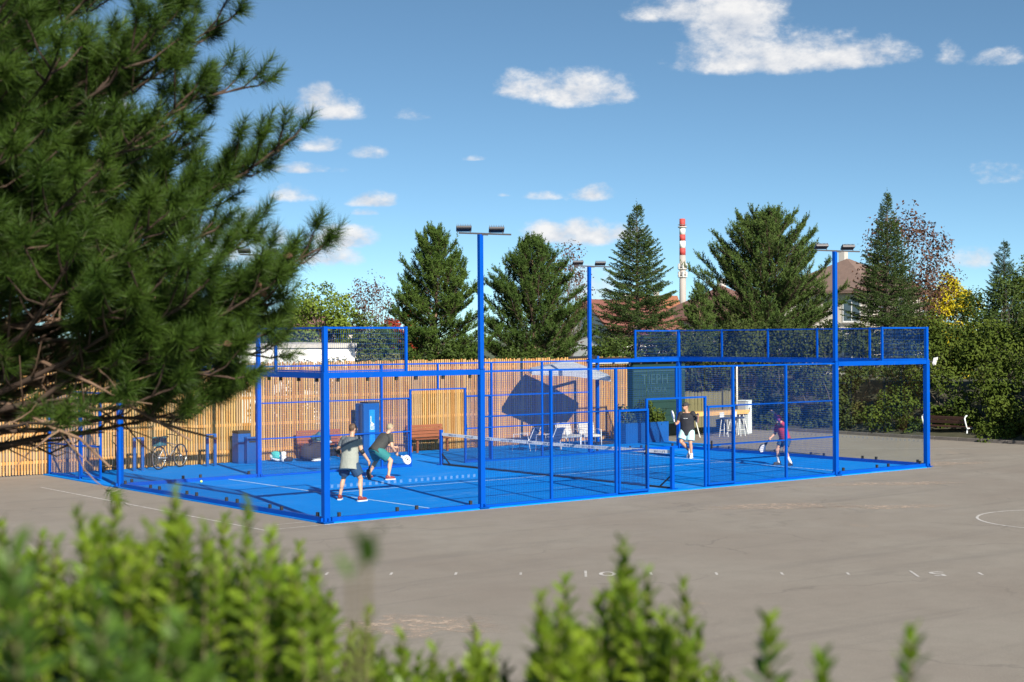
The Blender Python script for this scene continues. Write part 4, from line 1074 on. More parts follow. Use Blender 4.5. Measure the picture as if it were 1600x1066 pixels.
def person(loc, yaw, J, C, label):
    r = empty('person', loc, yaw, label, 'person')
    V_ = {k: Vector(v) for k, v in J.items() if not isinstance(v, (int, float))}
    hips = (V_['hipL'] + V_['hipR']) / 2; sho = (V_['shL'] + V_['shR']) / 2
    spine = (sho - hips).normalized()
    Rh = frame3(spine, V_['hipR'] - V_['hipL']); Rs = frame3(spine, V_['shR'] - V_['shL'])
    k = C.get('size', 1.0); bulk = C.get('bulk', 1.0)
    hd = V_['head']; look = V_['look'].normalized()
    Rd = frame3(V_.get('headup', Vector((0, 0, 1))), look.cross(Vector((0, 0, 1))))    # x = right of the face
    fwd = Rd @ Vector((0, 1, 0))
    b = Body()
    b.ell(hips + spine * 0.02, (0.165 * k * bulk, 0.115 * k * bulk, 0.13 * k), Rh)
    b.ell(hips * 0.55 + sho * 0.45, (0.145 * k * bulk, 0.105 * k * bulk, 0.2 * k), Rs)
    b.ell(hips * 0.25 + sho * 0.75, (0.165 * k * bulk, 0.115 * k * bulk, 0.17 * k), Rs)
    b.cap(V_['shL'] * 0.85 + sho * 0.15, 0.062 * k, V_['shR'] * 0.85 + sho * 0.15, 0.062 * k)
    b.cap(sho, 0.06 * k, hd - Rd @ Vector((0, 0.02, 0.06)) * k, 0.054 * k)
    b.ell(hd + fwd * -0.008 * k, (0.076 * k, 0.096 * k, 0.112 * k), Rd)
    b.ell(hd + Rd @ Vector((0, 0.035, -0.06)) * k, (0.056 * k, 0.058 * k, 0.06 * k), Rd)
    b.ell(hd + Rd @ Vector((0, 0.1, -0.015)) * k, (0.013 * k, 0.02 * k, 0.024 * k), Rd, 8, 6)
    b.ell(hd + Rd @ Vector((0, 0.082, -0.062)) * k, (0.025 * k, 0.012 * k, 0.01 * k), Rd, 8, 6)
    for s_ in (-1, 1): b.ell(hd + Rd @ Vector((s_ * 0.077, -0.005, -0.005)) * k, (0.012 * k, 0.022 * k, 0.032 * k), Rd, 8, 6)
    for S in 'LR':
        b.cap(V_['sh' + S], 0.056 * k * bulk, V_['el' + S], 0.045 * k); b.cap(V_['el' + S], 0.045 * k, V_['wr' + S], 0.03 * k)
        mid = V_['el' + S] * 0.72 + V_['wr' + S] * 0.28
        b.ell(mid, (0.043 * k, 0.04 * k, 0.085 * k), frame3(V_['wr' + S] - V_['el' + S], (0.3, 1, 0.2)), 12, 8)
        b.cap(V_['hip' + S], 0.095 * k * bulk, V_['kn' + S], 0.058 * k); b.cap(V_['kn' + S], 0.055 * k, V_['an' + S], 0.036 * k)
        sh_ = V_['an' + S] - V_['kn' + S]
        back = -(V_['toe' + S]); back = (back - sh_.normalized() * back.dot(sh_.normalized())).normalized()
        b.ell(V_['kn' + S] + sh_ * 0.3 + back * 0.016, (0.058 * k, 0.062 * k, 0.14 * k), frame3(sh_, (1, 0.1, 0)), 12, 8)
        b.cap(V_['an' + S], 0.036 * k, V_['an' + S] + V_['toe' + S].normalized() * 0.13 * k - Vector((0, 0, 0.05)), 0.03 * k)
        hdv = V_.get('hd' + S, V_['wr' + S] - V_['el' + S])
        hand(b, V_['wr' + S], hdv, V_.get('pn' + S, Vector((0, 1, 0))), C.get('curl' + S, 0.6), 1 if S == 'L' else -1)
    b.remesh('body', C.get('skin', SKIN), r, 0.0105, 3)
    for s_ in (-1, 1):
        MB().sphere(hd + Rd @ Vector((s_ * 0.031, 0.083, 0.012)) * k, 0.0115 * k, 8, 6).build('eye', BLACK, r)
    # shirt
    c = Body()
    e = 0.016
    hemp = C.get('hem', 0.09)
    rings = []
    for t, rx, ry in ((-hemp / max((sho - hips).length, 0.1), 0.192, 0.156), (0.1, 0.186, 0.15), (0.42, 0.18, 0.142), (0.75, 0.192, 0.145), (0.93, 0.185, 0.125), (1.08, 0.105, 0.088)):
        rings.append((hips + (sho - hips) * t, Rh if t < 0.3 else Rs, rx * k * bulk, ry * k * bulk))
    c.loft(rings)
    for S in 'LR':
        f = C.get('sleeve', 0.62); d = V_['el' + S] - V_['sh' + S]
        Ra = frame3(d, (0.3, 1, 0.1))
        c.ell(V_['sh' + S] * 0.93 + sho * 0.07, (0.075 * k * bulk,) * 3, None)
        if f <= 1:
            c.loft([(V_['sh' + S] - d * 0.1, Ra, 0.068 * k * bulk, 0.068 * k * bulk), (V_['sh' + S] + d * f, Ra, 0.066 * k, 0.066 * k)], 14)
        else:
            c.cap(V_['sh' + S], 0.068 * k, V_['el' + S], 0.055 * k)
            d2 = V_['wr' + S] - V_['el' + S]; Rb = frame3(d2, (0.3, 1, 0.1))
            c.loft([(V_['el' + S], Rb, 0.052 * k, 0.052 * k), (V_['el' + S] + d2 * (f - 1), Rb, 0.04 * k, 0.04 * k)], 14)
    c.remesh('shirt', C['shirt'], r, 0.011, 3)
    # shorts
    c = Body()
    c.loft([(hips - spine * 0.10, Rh, 0.178 * k * bulk, 0.132 * k * bulk), (hips + spine * 0.1, Rh, 0.17 * k * bulk, 0.128 * k * bulk)])
    for S in 'LR':
        d = V_['kn' + S] - V_['hip' + S]; Ra = frame3(d, (1, 0, 0.1)); f = C.get('short', 0.75)
        c.loft([(V_['hip' + S] - d * 0.1, Ra, 0.1 * k * bulk, 0.12 * k * bulk), (V_['hip' + S] + d * 0.3, Ra, 0.112 * k * bulk, 0.118 * k * bulk), (V_['hip' + S] + d * f, Ra, 0.104 * k * bulk, 0.108 * k * bulk)], 18)
    c.remesh('shorts', C['shorts'], r, 0.011, 3)
    for S in 'LR':
        tv = V_['toe' + S].normalized(); th = Vector((tv.x, tv.y, 0)).normalized(); an = V_['an' + S]
        if C.get('sock'):
            c = Body(); d = V_['kn' + S] - an; Ra = frame3(d, (1, 0, 0.1))
            c.loft([(an - d * 0.08, Ra, 0.048 * k, 0.05 * k), (an + d * C.get('sockh', 0.3), Ra, 0.05 * k, 0.052 * k)], 14)
            c.remesh('sock', C['sock'], r, 0.012, 2)
        pit = C.get('pit' + S, 0.0)                      # heel lifted off the ground
        nrm = Vector((0, 0, 1)); Rf = Matrix((th.cross(nrm), th, nrm)).transposed() @ Matrix.Rotation(-pit, 3, 'X')
        org = an - Vector((0, 0, 0.085 * k))
        c = Body()
        c.ell(org + Rf @ Vector((0, 0.06, 0.05)), (0.047 * k, 0.135 * k, 0.048 * k), Rf); c.ell(org + Rf @ Vector((0, -0.02, 0.075)), (0.045 * k, 0.062 * k, 0.055 * k), Rf)
        sh = c.remesh('shoe', C['shoe'], r, 0.011, 3)
        so = MB(); out = [(0.046, -0.075), (0.05, 0.02), (0.052, 0.12), (0.034, 0.19), (0, 0.208), (-0.034, 0.19), (-0.052, 0.12), (-0.05, 0.02), (-0.046, -0.075), (-0.02, -0.09), (0.02, -0.09)]
        so.prism([(x * k, y * k) for x, y in reversed(out)], 0.0, 0.028)
        so.v = [tuple(org + Rf @ Vector(q)) for q in so.v]
        so.build('sole', C['sole'], sh)
    # hair, cap
    if C.get('hair'):
        c = Body(); c.ell(hd + Rd @ Vector((0, -0.022, 0.022)) * k, (0.083 * k, 0.096 * k, 0.106 * k), Rd)
        if C.get('longhair'): c.cap(hd + Rd @ Vector((0, -0.1, 0.0)) * k, 0.03, hd + Rd @ Vector((0, -0.14, -0.16)) * k, 0.018)
        c.remesh('hair', C['hair'], r, 0.011, 2)
    if C.get('cap'):
        c = Body(); c.ell(hd + Rd @ Vector((0, -0.012, 0.045)) * k, (0.089 * k, 0.108 * k, 0.088 * k), Rd)
        sg = C.get('brim', 1)
        c.ell(hd + Rd @ Vector((0, sg * 0.115, 0.045)) * k, (0.07 * k, 0.085 * k, 0.010 * k), Rd)
        c.remesh('cap', C['cap'], r, 0.009, 2)
    if C.get('band'):
        for S in C.get('bandside', 'LR'):
            a, bq, f0, f1, rr = C['band'][1:]
            p0 = V_[a + S]; p1 = V_[bq + S]; d = p1 - p0; Ra = frame3(d, (0.3, 1, 0.1)); c = Body()
            c.loft([(p0 + d * f0, Ra, rr, rr), (p0 + d * f1, Ra, rr * 0.95, rr * 0.95)], 16); c.build('arm_band', C['band'][0], r)
    if C.get('glasses'):
        MB().box(Vector((0, 0, 0)), (0.12, 0.02, 0.032)).build('sunglasses', BLACK, r, hd + Rd @ Vector((0, 0.09, 0.014)) * k, Rd.to_euler())
    if C.get('print'):
        for x, ln in ((-0.06, 0.018), (-0.03, 0.03), (0.005, 0.012), (0.03, 0.016), (0.055, 0.012)):
            p = hips * 0.28 + sho * 0.72
            MB().box((0, 0, 0), (ln, 0.006, 0.014)).build('chest_print', WHITE, r, p + Rs @ Vector((x, 0.145 * bulk, 0.03)), Rs.to_euler())
    return r

def racket(loc, axis, face, headmat, edgemat, label, emblem=None):
    """axis: from grip end to head tip; face: normal of the blade"""
    R = frame3(axis, face)                    # x = face normal, z = axis
    o = empty('padel_racket', loc, 0, label, 'racket', 'padel rackets'); o.rotation_mode = 'QUATERNION'; o.rotation_quaternion = R.to_quaternion()
    def outline(sc):
        pts = []
        for i in range(28):
            a = 2 * math.pi * i / 28
            pts.append((0.128 * sc * math.sin(a) * (1.0 if math.cos(a) > -0.3 else 1 + 0.25 * (math.cos(a) + 0.3)), 0.325 + 0.135 * sc * math.cos(a)))
        return pts
    def plate(sc, t):
        n = 28; pts = outline(sc); vs = [(-t, y, z) for y, z in pts] + [(t, y, z) for y, z in pts]
        fs = [tuple(range(n)), tuple(range(2 * n - 1, n - 1, -1))] + [(i, i + n, (i + 1) % n + n, (i + 1) % n) for i in range(n)]
        return vs, fs
    bl = MB().add(*plate(1.0, 0.017)).build('blade_rim', edgemat, o)
    MB().add(*plate(0.90, 0.019)).build('blade_face', headmat, o)
    MB().bar((0, -0.035, 0.2), (0, -0.012, 0.11), 0.03, 0.02).bar((0, 0.035, 0.2), (0, 0.012, 0.11), 0.03, 0.02).build('throat', edgemat, o)
    MB().tube([(0, 0, -0.02), (0, 0, 0.12)], 0.017, 10).build('grip', BLACK, o)
    hl = MB()
    for iy in range(-2, 3):
        for iz in range(-2, 3):
            if iy * iy + iz * iz < 6 and not emblem:
                for sx in (-0.0196, 0.0196): hl.tube([(sx - 0.0005, iy * 0.034, 0.33 + iz * 0.034), (sx + 0.0005, iy * 0.034, 0.33 + iz * 0.034)], 0.006, 8)
    if not emblem: tag(hl.build('holes', BLACK, o), kind='stuff')
    if emblem:
        em_ = MB()
        for sx in (-0.0205, 0.0205):
            for cz in (-0.038, 0.038):
                pts = []
                for i in range(9):
                    a = math.pi * (0.05 + 0.9 * i / 8)
                    pts.append((sx, -0.045 + 0.09 * (1 - math.sin(a)) * 0.9, 0.33 + cz - 0.032 * math.cos(a)))
                em_.tube(pts, 0.0095, 6)
        em_.build('emblem', BLACK, o)
    return o

# two-tone shirt of the nearest player
def two_tone():
    mt = bpy.data.materials.new('two_tone_jersey'); mt.use_nodes = True
    t = NT(mt.node_tree); b = [q for q in t.n if q.type == 'BSDF_PRINCIPLED'][0]; b.inputs['Roughness'].default_value = 0.85
    vec = t.new('ShaderNodeTexCoord').outputs['Object']; sp = t.new('ShaderNodeSeparateXYZ'); t.l.new(vec, sp.inputs[0])
    f = t.math('SUBTRACT', sp.outputs[2], t.math('MULTIPLY_ADD', sp.outputs[0], 0.52, 1.305))
    f = t.math('GREATER_THAN', f, 0.0)
    col = t.mix(f, t.mix(t.noise(vec, 6), (0.32, 0.32, 0.28, 1), (0.25, 0.25, 0.225, 1)), (0.10, 0.115, 0.135, 1))
    t.put(b.inputs['Base Color'], col)
    bp = t.new('ShaderNodeBump'); bp.inputs['Strength'].default_value = 1.0; bp.inputs['Distance'].default_value = 0.02
    t.l.new(t.noise(vec, 9, 4, 0.5, 0.6), bp.inputs['Height']); t.l.new(bp.outputs[0], b.inputs['Normal']); return mt
NAVY = pmat('navy_shorts', (0.012, 0.055, 0.13), (0.01, 0.04, 0.1), 6, 0.8, 1.0, 11)
BLACKSHIRT = pmat('black_jersey', (0.012, 0.012, 0.015), (0.02, 0.02, 0.024), 6, 0.85, 1.0, 11)
CHARCOAL = pmat('charcoal_jersey', (0.028, 0.03, 0.03), (0.04, 0.04, 0.038), 6, 0.85, 1.0, 11)
TEALS = pmat('teal_shorts', (0.015, 0.17, 0.17), (0.012, 0.13, 0.14), 6, 0.8, 1.0, 11)
MINT = pmat('mint_shorts', (0.40, 0.62, 0.58), (0.36, 0.56, 0.53), 6, 0.8, 1.0, 11)
REDS = pmat('red_jersey', (0.42, 0.03, 0.06), (0.34, 0.025, 0.05), 6, 0.8, 1.0, 11)
PURPLE = pmat('purple_sleeve', (0.16, 0.03, 0.16), rough=0.8)
HAIRB = pmat('short_brown_hair', (0.11, 0.06, 0.035), (0.07, 0.04, 0.025), 20, 0.7)
HAIRG = pmat('grey_blond_hair', (0.34, 0.27, 0.17), (0.26, 0.2, 0.12), 20, 0.7)
SHOEW = pmat('white_shoe', (0.62, 0.6, 0.6), rough=0.6)
SHOER = pmat('maroon_shoe', (0.2, 0.025, 0.025), rough=0.6)
SHOED = pmat('dark_shoe', (0.02, 0.022, 0.018), rough=0.6)
def yaw_of(lat, dep):
    f = VR * lat + VD * dep; return math.atan2(f.y, f.x) - math.pi / 2

# nearest player, seen from behind
person((2.58, 3.18, TURFZ), yaw_of(0.42, 0.90), dict(
    hipL=(-0.10, 0, 0.86), hipR=(0.10, 0, 0.86), knL=(-0.25, 0.16, 0.50), knR=(0.22, 0.14, 0.50), anL=(-0.31, 0.08, 0.085), anR=(0.31, -0.02, 0.085),
    toeL=(-0.35, 1, 0), toeR=(0.35, 1, 0), shL=(-0.23, 0.14, 1.40), shR=(0.17, 0.14, 1.42), head=(-0.01, 0.22, 1.65), look=(0.55, 1, -0.1),
    elL=(-0.35, 0.06, 1.14), elR=(0.30, 0.06, 1.15), wrL=(-0.33, 0.24, 0.93), wrR=(0.40, 0.20, 0.91), pnL=(1, 0.2, 0), pnR=(-1, 0.2, 0), hdR=(0.1, 0.4, -0.9), hdL=(0.2, 0.5, -0.8)),
    dict(shirt=two_tone(), shorts=NAVY, short=0.72, shoe=SHOER, sole=SHOEW, hair=HAIRB, bulk=1.2, hem=0.15, curlR=1.3, curlL=0.8, band=(BLACK, 'el', 'wr', -0.12, 0.22, 0.053)),
    'player seen from behind in grey two-tone shirt and navy shorts, nearest the camera')
racket(Vector((2.58, 3.18, TURFZ)) + Quaternion((0, 0, 1), yaw_of(0.42, 0.90)) @ Vector((0.405, 0.25, 0.84)), Quaternion((0, 0, 1), yaw_of(0.42, 0.90)) @ Vector((-0.35, 0.45, -0.75)), VR + VD * 0.6, DARKGREY, BLACK, 'dark padel racket in the lowered hand of the nearest player')

# second player, crouched, facing the net
Y2 = yaw_of(0.77, 0.63); B2 = Vector((6.16, 7.35, TURFZ)); Q2 = Quaternion((0, 0, 1), Y2)
person(B2, Y2, dict(
    hipL=(-0.11, -0.10, 0.76), hipR=(0.11, -0.10, 0.76), knL=(-0.31, 0.14, 0.48), knR=(0.29, 0.18, 0.49), anL=(-0.43, -0.06, 0.085), anR=(0.42, 0.0, 0.085),
    toeL=(-0.3, 1, 0), toeR=(0.3, 1, 0), shL=(-0.20, 0.24, 1.13), shR=(0.19, 0.22, 1.13), head=(0.0, 0.37, 1.34), look=(0.0, 1, -0.05), headup=(0, 0.15, 1),
    elL=(-0.30, 0.38, 0.90), elR=(0.31, 0.20, 0.87), wrL=(-0.08, 0.55, 0.82), wrR=(0.26, 0.36, 0.68), pnL=(0.6, 0, 0.6), pnR=(-1, 0, 0.1), hdR=(0.0, 0.7, -0.6)),
    dict(shirt=CHARCOAL, shorts=TEALS, short=0.78, shoe=SHOER, sole=SHOEW, hair=HAIRG, bulk=1.18, hem=0.08, curlR=1.4, curlL=0.8, sleeve=0.66, band=(NAVYC, 'el', 'wr', 0.74, 0.96, 0.034), bandside='R', pitL=0.35),
    'crouching player in charcoal shirt and teal shorts holding a white racket')
racket(B2 + Q2 @ Vector((0.255, 0.42, 0.64)), Q2 @ Vector((0.05, 0.83, -0.45)), Q2 @ Vector((1, 0.1, 0.3)), SHOEW, SHOEW, 'white padel racket with a dark emblem held by the crouching player', True)

# third player beyond the net, facing us
Y3 = yaw_of(-0.42, -0.91); B3 = Vector((17.22, 6.83, TURFZ)); Q3 = Quaternion((0, 0, 1), Y3)
person(B3, Y3, dict(
    hipL=(-0.10, 0, 0.86), hipR=(0.10, 0, 0.86), knL=(-0.12, 0.08, 0.46), knR=(0.16, 0.16, 0.50), anL=(-0.13, 0.02, 0.085), anR=(0.0, -0.22, 0.19),
    toeL=(-0.15, 1, 0), toeR=(0.1, 1, -0.5), shL=(-0.20, 0.04, 1.37), shR=(0.20, 0.06, 1.35), head=(0.03, 0.09, 1.60), look=(0.75, 1, -0.12),
    elL=(-0.33, 0.02, 1.13), elR=(0.27, 0.12, 1.09), wrL=(-0.40, 0.17, 1.30), wrR=(0.24, 0.33, 1.06), pnL=(0.2, 1, 0), pnR=(-1, 0, 0.2), hdR=(0.15, 0.8, 0.1), hdL=(-0.2, 0.35, 0.8)),
    dict(shirt=BLACKSHIRT, shorts=MINT, short=0.80, shoe=SHOEW, sole=SHOEW, sock=SHOEW, sockh=0.18, hair=HAIRB, cap=DARKGREY, brim=-1, glasses=True, print=True, bulk=1.22, hem=0.14, skin=SKIN2, curlR=1.4, curlL=0.8, sleeve=0.75, pitR=0.6),
    'player in black shirt, mint shorts and backward cap beyond the net')
racket(B3 + Q3 @ Vector((0.265, 0.40, 1.03)), Q3 @ Vector((0.10, 0.10, 0.6)), VR + VD * 0.12, SHOEW, SHOEW, 'white padel racket held upright by the player in black')

# fourth player, half hidden by a post
Y4 = yaw_of(-0.85, -0.52); B4 = Vector((17.28, 2.95, TURFZ)); Q4 = Quaternion((0, 0, 1), Y4)
person(B4, Y4, dict(
    hipL=(-0.09, -0.04, 0.76), hipR=(0.09, -0.04, 0.76), knL=(-0.15, 0.12, 0.44), knR=(0.15, 0.14, 0.44), anL=(-0.20, -0.06, 0.085), anR=(0.20, 0.04, 0.085),
    toeL=(-0.2, 1, 0), toeR=(0.2, 1, 0), shL=(-0.16, 0.12, 1.16), shR=(0.16, 0.14, 1.14), head=(0.0, 0.22, 1.34), look=(0.1, 1, -0.1),
    elL=(-0.20, 0.36, 1.32), elR=(0.26, 0.12, 0.92), wrL=(-0.16, 0.52, 1.54), wrR=(0.22, 0.32, 0.80), pnL=(0, 1, 0.3), pnR=(-1, 0, 0)),
    dict(shirt=REDS, shorts=NAVY, short=0.6, shoe=SHOED, sole=SHOED, sock=SHOEW, sockh=0.5, hair=HAIRB, longhair=True, cap=REDS, size=0.93, bulk=1.05, hem=0.06, curlR=1.4, curlL=1.0, sleeve=0.7, band=(PURPLE, 'el', 'wr', -0.1, 0.9, 0.046), bandside='L'),
    'player in red cap and red shirt with one arm raised, half behind a blue post')
racket(B4 + Q4 @ Vector((0.215, 0.385, 0.74)), Q4 @ Vector((0.1, 0.55, -0.55)), Q4 @ Vector((1, 0.2, 0.2)), SHOEW, BLACK, 'white-faced padel racket with black rim held low by the player in red')

# ================================================================== plants
def unit(a): return a / np.maximum(np.linalg.norm(a, axis=-1, keepdims=True), 1e-9)
def perp_frame(T):
    ref = np.where(np.abs(T[:, 2:3]) < 0.9, np.array([[0, 0, 1.0]]), np.array([[1.0, 0, 0]]))
    A = unit(np.cross(T, ref)); return A, np.cross(T, A)
def needles(P, T, L, nl, wd, n, rg, a_lo=30, a_hi=62, droop=0.0, s0=0.08):
    """bottle-brush shoots: P base, T direction, L length of every shoot; one thin triangle per needle"""
    N = len(P); T = unit(T); A, B = perp_frame(T)
    s_ = rg.uniform(s0, 1.0, (N, n)); ph = rg.uniform(0, 2 * np.pi, (N, n))
    ang = np.radians(a_hi + (a_lo - a_hi) * s_ + rg.normal(0, 7, (N, n)))
    rad = A[:, None] * np.cos(ph)[..., None] + B[:, None] * np.sin(ph)[..., None]
    D = T[:, None] * np.cos(ang)[..., None] + rad * np.sin(ang)[..., None]
    D[..., 2] -= droop
    D = unit(D)
    base = P[:, None] + T[:, None] * (s_ * L[:, None])[..., None]
    ln = nl * rg.uniform(0.7, 1.1, (N, n)) * (1 - 0.25 * s_ ** 4)
    side = unit(np.cross(D, rg.normal(0, 1, (N, n, 3))))
    tip = base + D * ln[..., None]
    V = np.stack([base - side * wd / 2, base + side * wd / 2, tip], axis=2).reshape(-1, 3)
    F = np.arange(len(V)).reshape(-1, 3)
    return V, F
def tubes_np(paths, sides=5):
    Vs = []; Fs = []; o = 0
    for pts, rad in paths:
        pts = np.asarray(pts, float); n = len(pts)
        T = np.gradient(pts, axis=0); T = unit(T); A, B = perp_frame(T)
        a = np.arange(sides) * 2 * np.pi / sides
        ring = pts[:, None] + (A[:, None] * np.cos(a)[None, :, None] + B[:, None] * np.sin(a)[None, :, None]) * np.asarray(rad)[:, None, None]
        Vs.append(ring.reshape(-1, 3))
        i = np.arange(n - 1)[:, None] * sides; k = np.arange(sides)[None]; k2 = (k + 1) % sides
        Fs.append(np.stack([i + k, i + k2, i + sides + k2, i + sides + k], -1).reshape(-1, 4) + o); o += n * sides
    return np.concatenate(Vs), np.concatenate(Fs)
def leaf_quads(P, nrm, size, rg, asp=0.6, jit=0.9):
    """folded leaves of two quads"""
    N = len(P); nrm = unit(nrm + rg.normal(0, jit, (N, 3)))
    A, B = perp_frame(nrm); ph = rg.uniform(0, 2 * np.pi, N)[:, None]
    U = A * np.cos(ph) + B * np.sin(ph); W = np.cross(nrm, U)
    sz = (size * rg.uniform(0.65, 1.25, N))[:, None]
    l0 = P; l1 = P + U * sz
    m0 = P + U * sz * 0.35; m1 = P + U * sz * 0.72
    up = nrm * sz * 0.12
    V = np.stack([l0, m0 + W * sz * asp / 2 + up, m1 + W * sz * asp * 0.42 + up, l1, m1 - W * sz * asp * 0.42 + up, m0 - W * sz * asp / 2 + up], 1).reshape(-1, 3)
    b = np.arange(N)[:, None] * 6
    F = np.concatenate([b + np.array([[0, 1, 2, 3]]), b + np.array([[0, 3, 4, 5]])], 1).reshape(-1, 4)
    return V, F
def curve(p0, d0, L, n, lift, rg, wob=0.06):
    pts = [np.array(p0, float)]; d = np.array(d0, float); d /= np.linalg.norm(d)
    for i in range(n):
        d = d + np.array([0, 0, lift / n]) + rg.normal(0, wob, 3) * np.array([1, 1, 0.6]); d /= np.linalg.norm(d)
        pts.append(pts[-1] + d * L / n)
    return np.array(pts)

def fol(name, c1, c2, scale=0.8, rough=0.65, island=0.45, transl=0.0, spec=0.1):
    c1 = (c1[0], c1[1], c1[2] * 0.6); c2 = (c2[0], c2[1], c2[2] * 0.6)
    return pmat(name, c1, c2, scale, rough, island=island, transl=transl, spec=spec)
PINE_A = fol('black_pine_needles', (0.030, 0.066, 0.019), (0.078, 0.118, 0.036), 1.2)
PINE_B = fol('dark_pine_needles', (0.027, 0.060, 0.020), (0.066, 0.102, 0.036), 1.2)
PINE_C = fol('mountain_pine_needles', (0.036, 0.074, 0.028), (0.088, 0.125, 0.050), 1.2)
SPRUCE = fol('spruce_needles', (0.026, 0.052, 0.022), (0.066, 0.098, 0.046), 1.5)
SPRUCE_B = fol('blue_spruce_needles', (0.028, 0.055, 0.040), (0.062, 0.100, 0.072), 1.5)

BARKD = pmat('dark_branch_bark', (0.075, 0.045, 0.03), (0.045, 0.028, 0.02), 8, 0.9)
PALEBARK = pmat('pale_pine_bark', (0.26, 0.17, 0.11), (0.16, 0.10, 0.065), 5, 0.9, 0.5, 12)
def finish_tree(name, loc, label, cat, paths, V, F, leafmat, bark, group=None, smooth=False, sides=6):
    r = empty(name, loc, 0, label, cat, group)
    tv, tf = tubes_np(paths[:1], 10); addobj('trunk', np_mesh('trunk', tv, tf, True), PALEBARK if bark is BARKD else bark, r)
    if len(paths) > 1:
        tv, tf = tubes_np(paths[1:], sides); addobj('branches', np_mesh('branches', tv, tf, True), bark, r)
    addobj('crown', np_mesh('crown', V, F, smooth), leafmat, r)
    return r

def pine(name, loc, H, env, seed, mat, label, zmin=0.12, limbs=70, nl=0.14, wd=0.030, nneed=15, dens=1.0, lean=(0, 0)):
    rg = np.random.default_rng(seed)
    tr = np.array([[lean[0] * t, lean[1] * t, H * 0.97 * t] for t in np.linspace(0, 1, 9)]) + np.concatenate([[[0, 0, 0]], rg.normal(0, 0.035, (8, 3)) * [1, 1, 0]])
    paths = [(tr, np.linspace(0.022 * H, 0.02, 9))]
    P = []; T = []; L = []
    for i in range(limbs):
        f = zmin + (0.97 - zmin) * ((i + rg.uniform(0, 0.8)) / limbs) ** 0.92
        z0 = f * H; az = i * 2.399963 + rg.uniform(-0.3, 0.3)
        R = env(min(f + 0.06, 1.0)) * rg.uniform(0.78, 1.08)
        if rg.random() < 0.10: R *= 1.14
        el = math.radians(4 + 42 * f ** 1.8 + rg.uniform(-9, 9))
        p0 = np.array([np.interp(z0, tr[:, 2], tr[:, 0]), np.interp(z0, tr[:, 2], tr[:, 1]), z0 - math.tan(el) * R * 0.35])
        p0[2] = max(p0[2], 0.5)
        d0 = np.array([math.cos(az) * math.cos(el), math.sin(az) * math.cos(el), math.sin(el)])
        Ll = R / max(math.cos(el), 0.45)
        c = curve(p0, d0, Ll, 6, 0.25 + 0.35 * f, rg, 0.10)
        paths.append((c, np.linspace(0.012 + 0.010 * Ll, 0.006, 7)))
        ns = max(4, int(9.5 * Ll * dens))
        for k in range(ns):
            t = 1 - (k / ns) ** 1.1 * 0.82
            q = np.array([np.interp(t * 6, np.arange(7), c[:, j]) for j in range(3)])
            dl = unit(c[min(int(t * 6) + 1, 6)] - c[max(int(t * 6) - 1, 0)])
            sd = unit(np.cross(dl, [0, 0, 1.0])) * (1 if k % 2 else -1)
            sub = unit(dl * 0.75 + sd * rg.uniform(0.3, 0.95) + np.array([0, 0, rg.uniform(0.05, 0.55)]))
            sL = rg.uniform(0.18, 0.48) * (0.6 + 0.4 * Ll / 1.5) * (1.25 - 0.5 * t)
            if k == 0: sub = dl; sL *= 0.6
            e = q + sub * sL
            if sL > 0.2: paths.append((np.array([q, q + sub * sL * 0.5 + [0, 0, 0.01], e]), [0.009, 0.007, 0.005]))
            for j in range(3):
                u = (j + 0.6) / 3; P.append(q + sub * sL * u)
                T.append(sub * 0.7 + np.array([0, 0, rg.uniform(0.25, 1.0)]) + rg.normal(0, 0.32, 3)); L.append(rg.uniform(0.12, 0.22))
            P.append(e); T.append(sub * 0.55 + np.array([0, 0, rg.uniform(0.6, 1.2)]) + rg.normal(0, 0.15, 3)); L.append(rg.uniform(0.2, 0.34))
    # leaders at the top
    for k in range(10):
        P.append(tr[-1] + rg.normal(0, 0.10, 3) + [0, 0, -0.12 * k * 0.5]); T.append(np.array([rg.normal(0, 0.3), rg.normal(0, 0.3), 1.0])); L.append(rg.uniform(0.25, 0.42))
    V, F = needles(np.array(P), np.array(T), np.array(L), nl, wd, nneed, rg, 28, 75)
    return finish_tree(name, loc, label, 'tree', paths, V, F, mat, BARKD, sides=4)

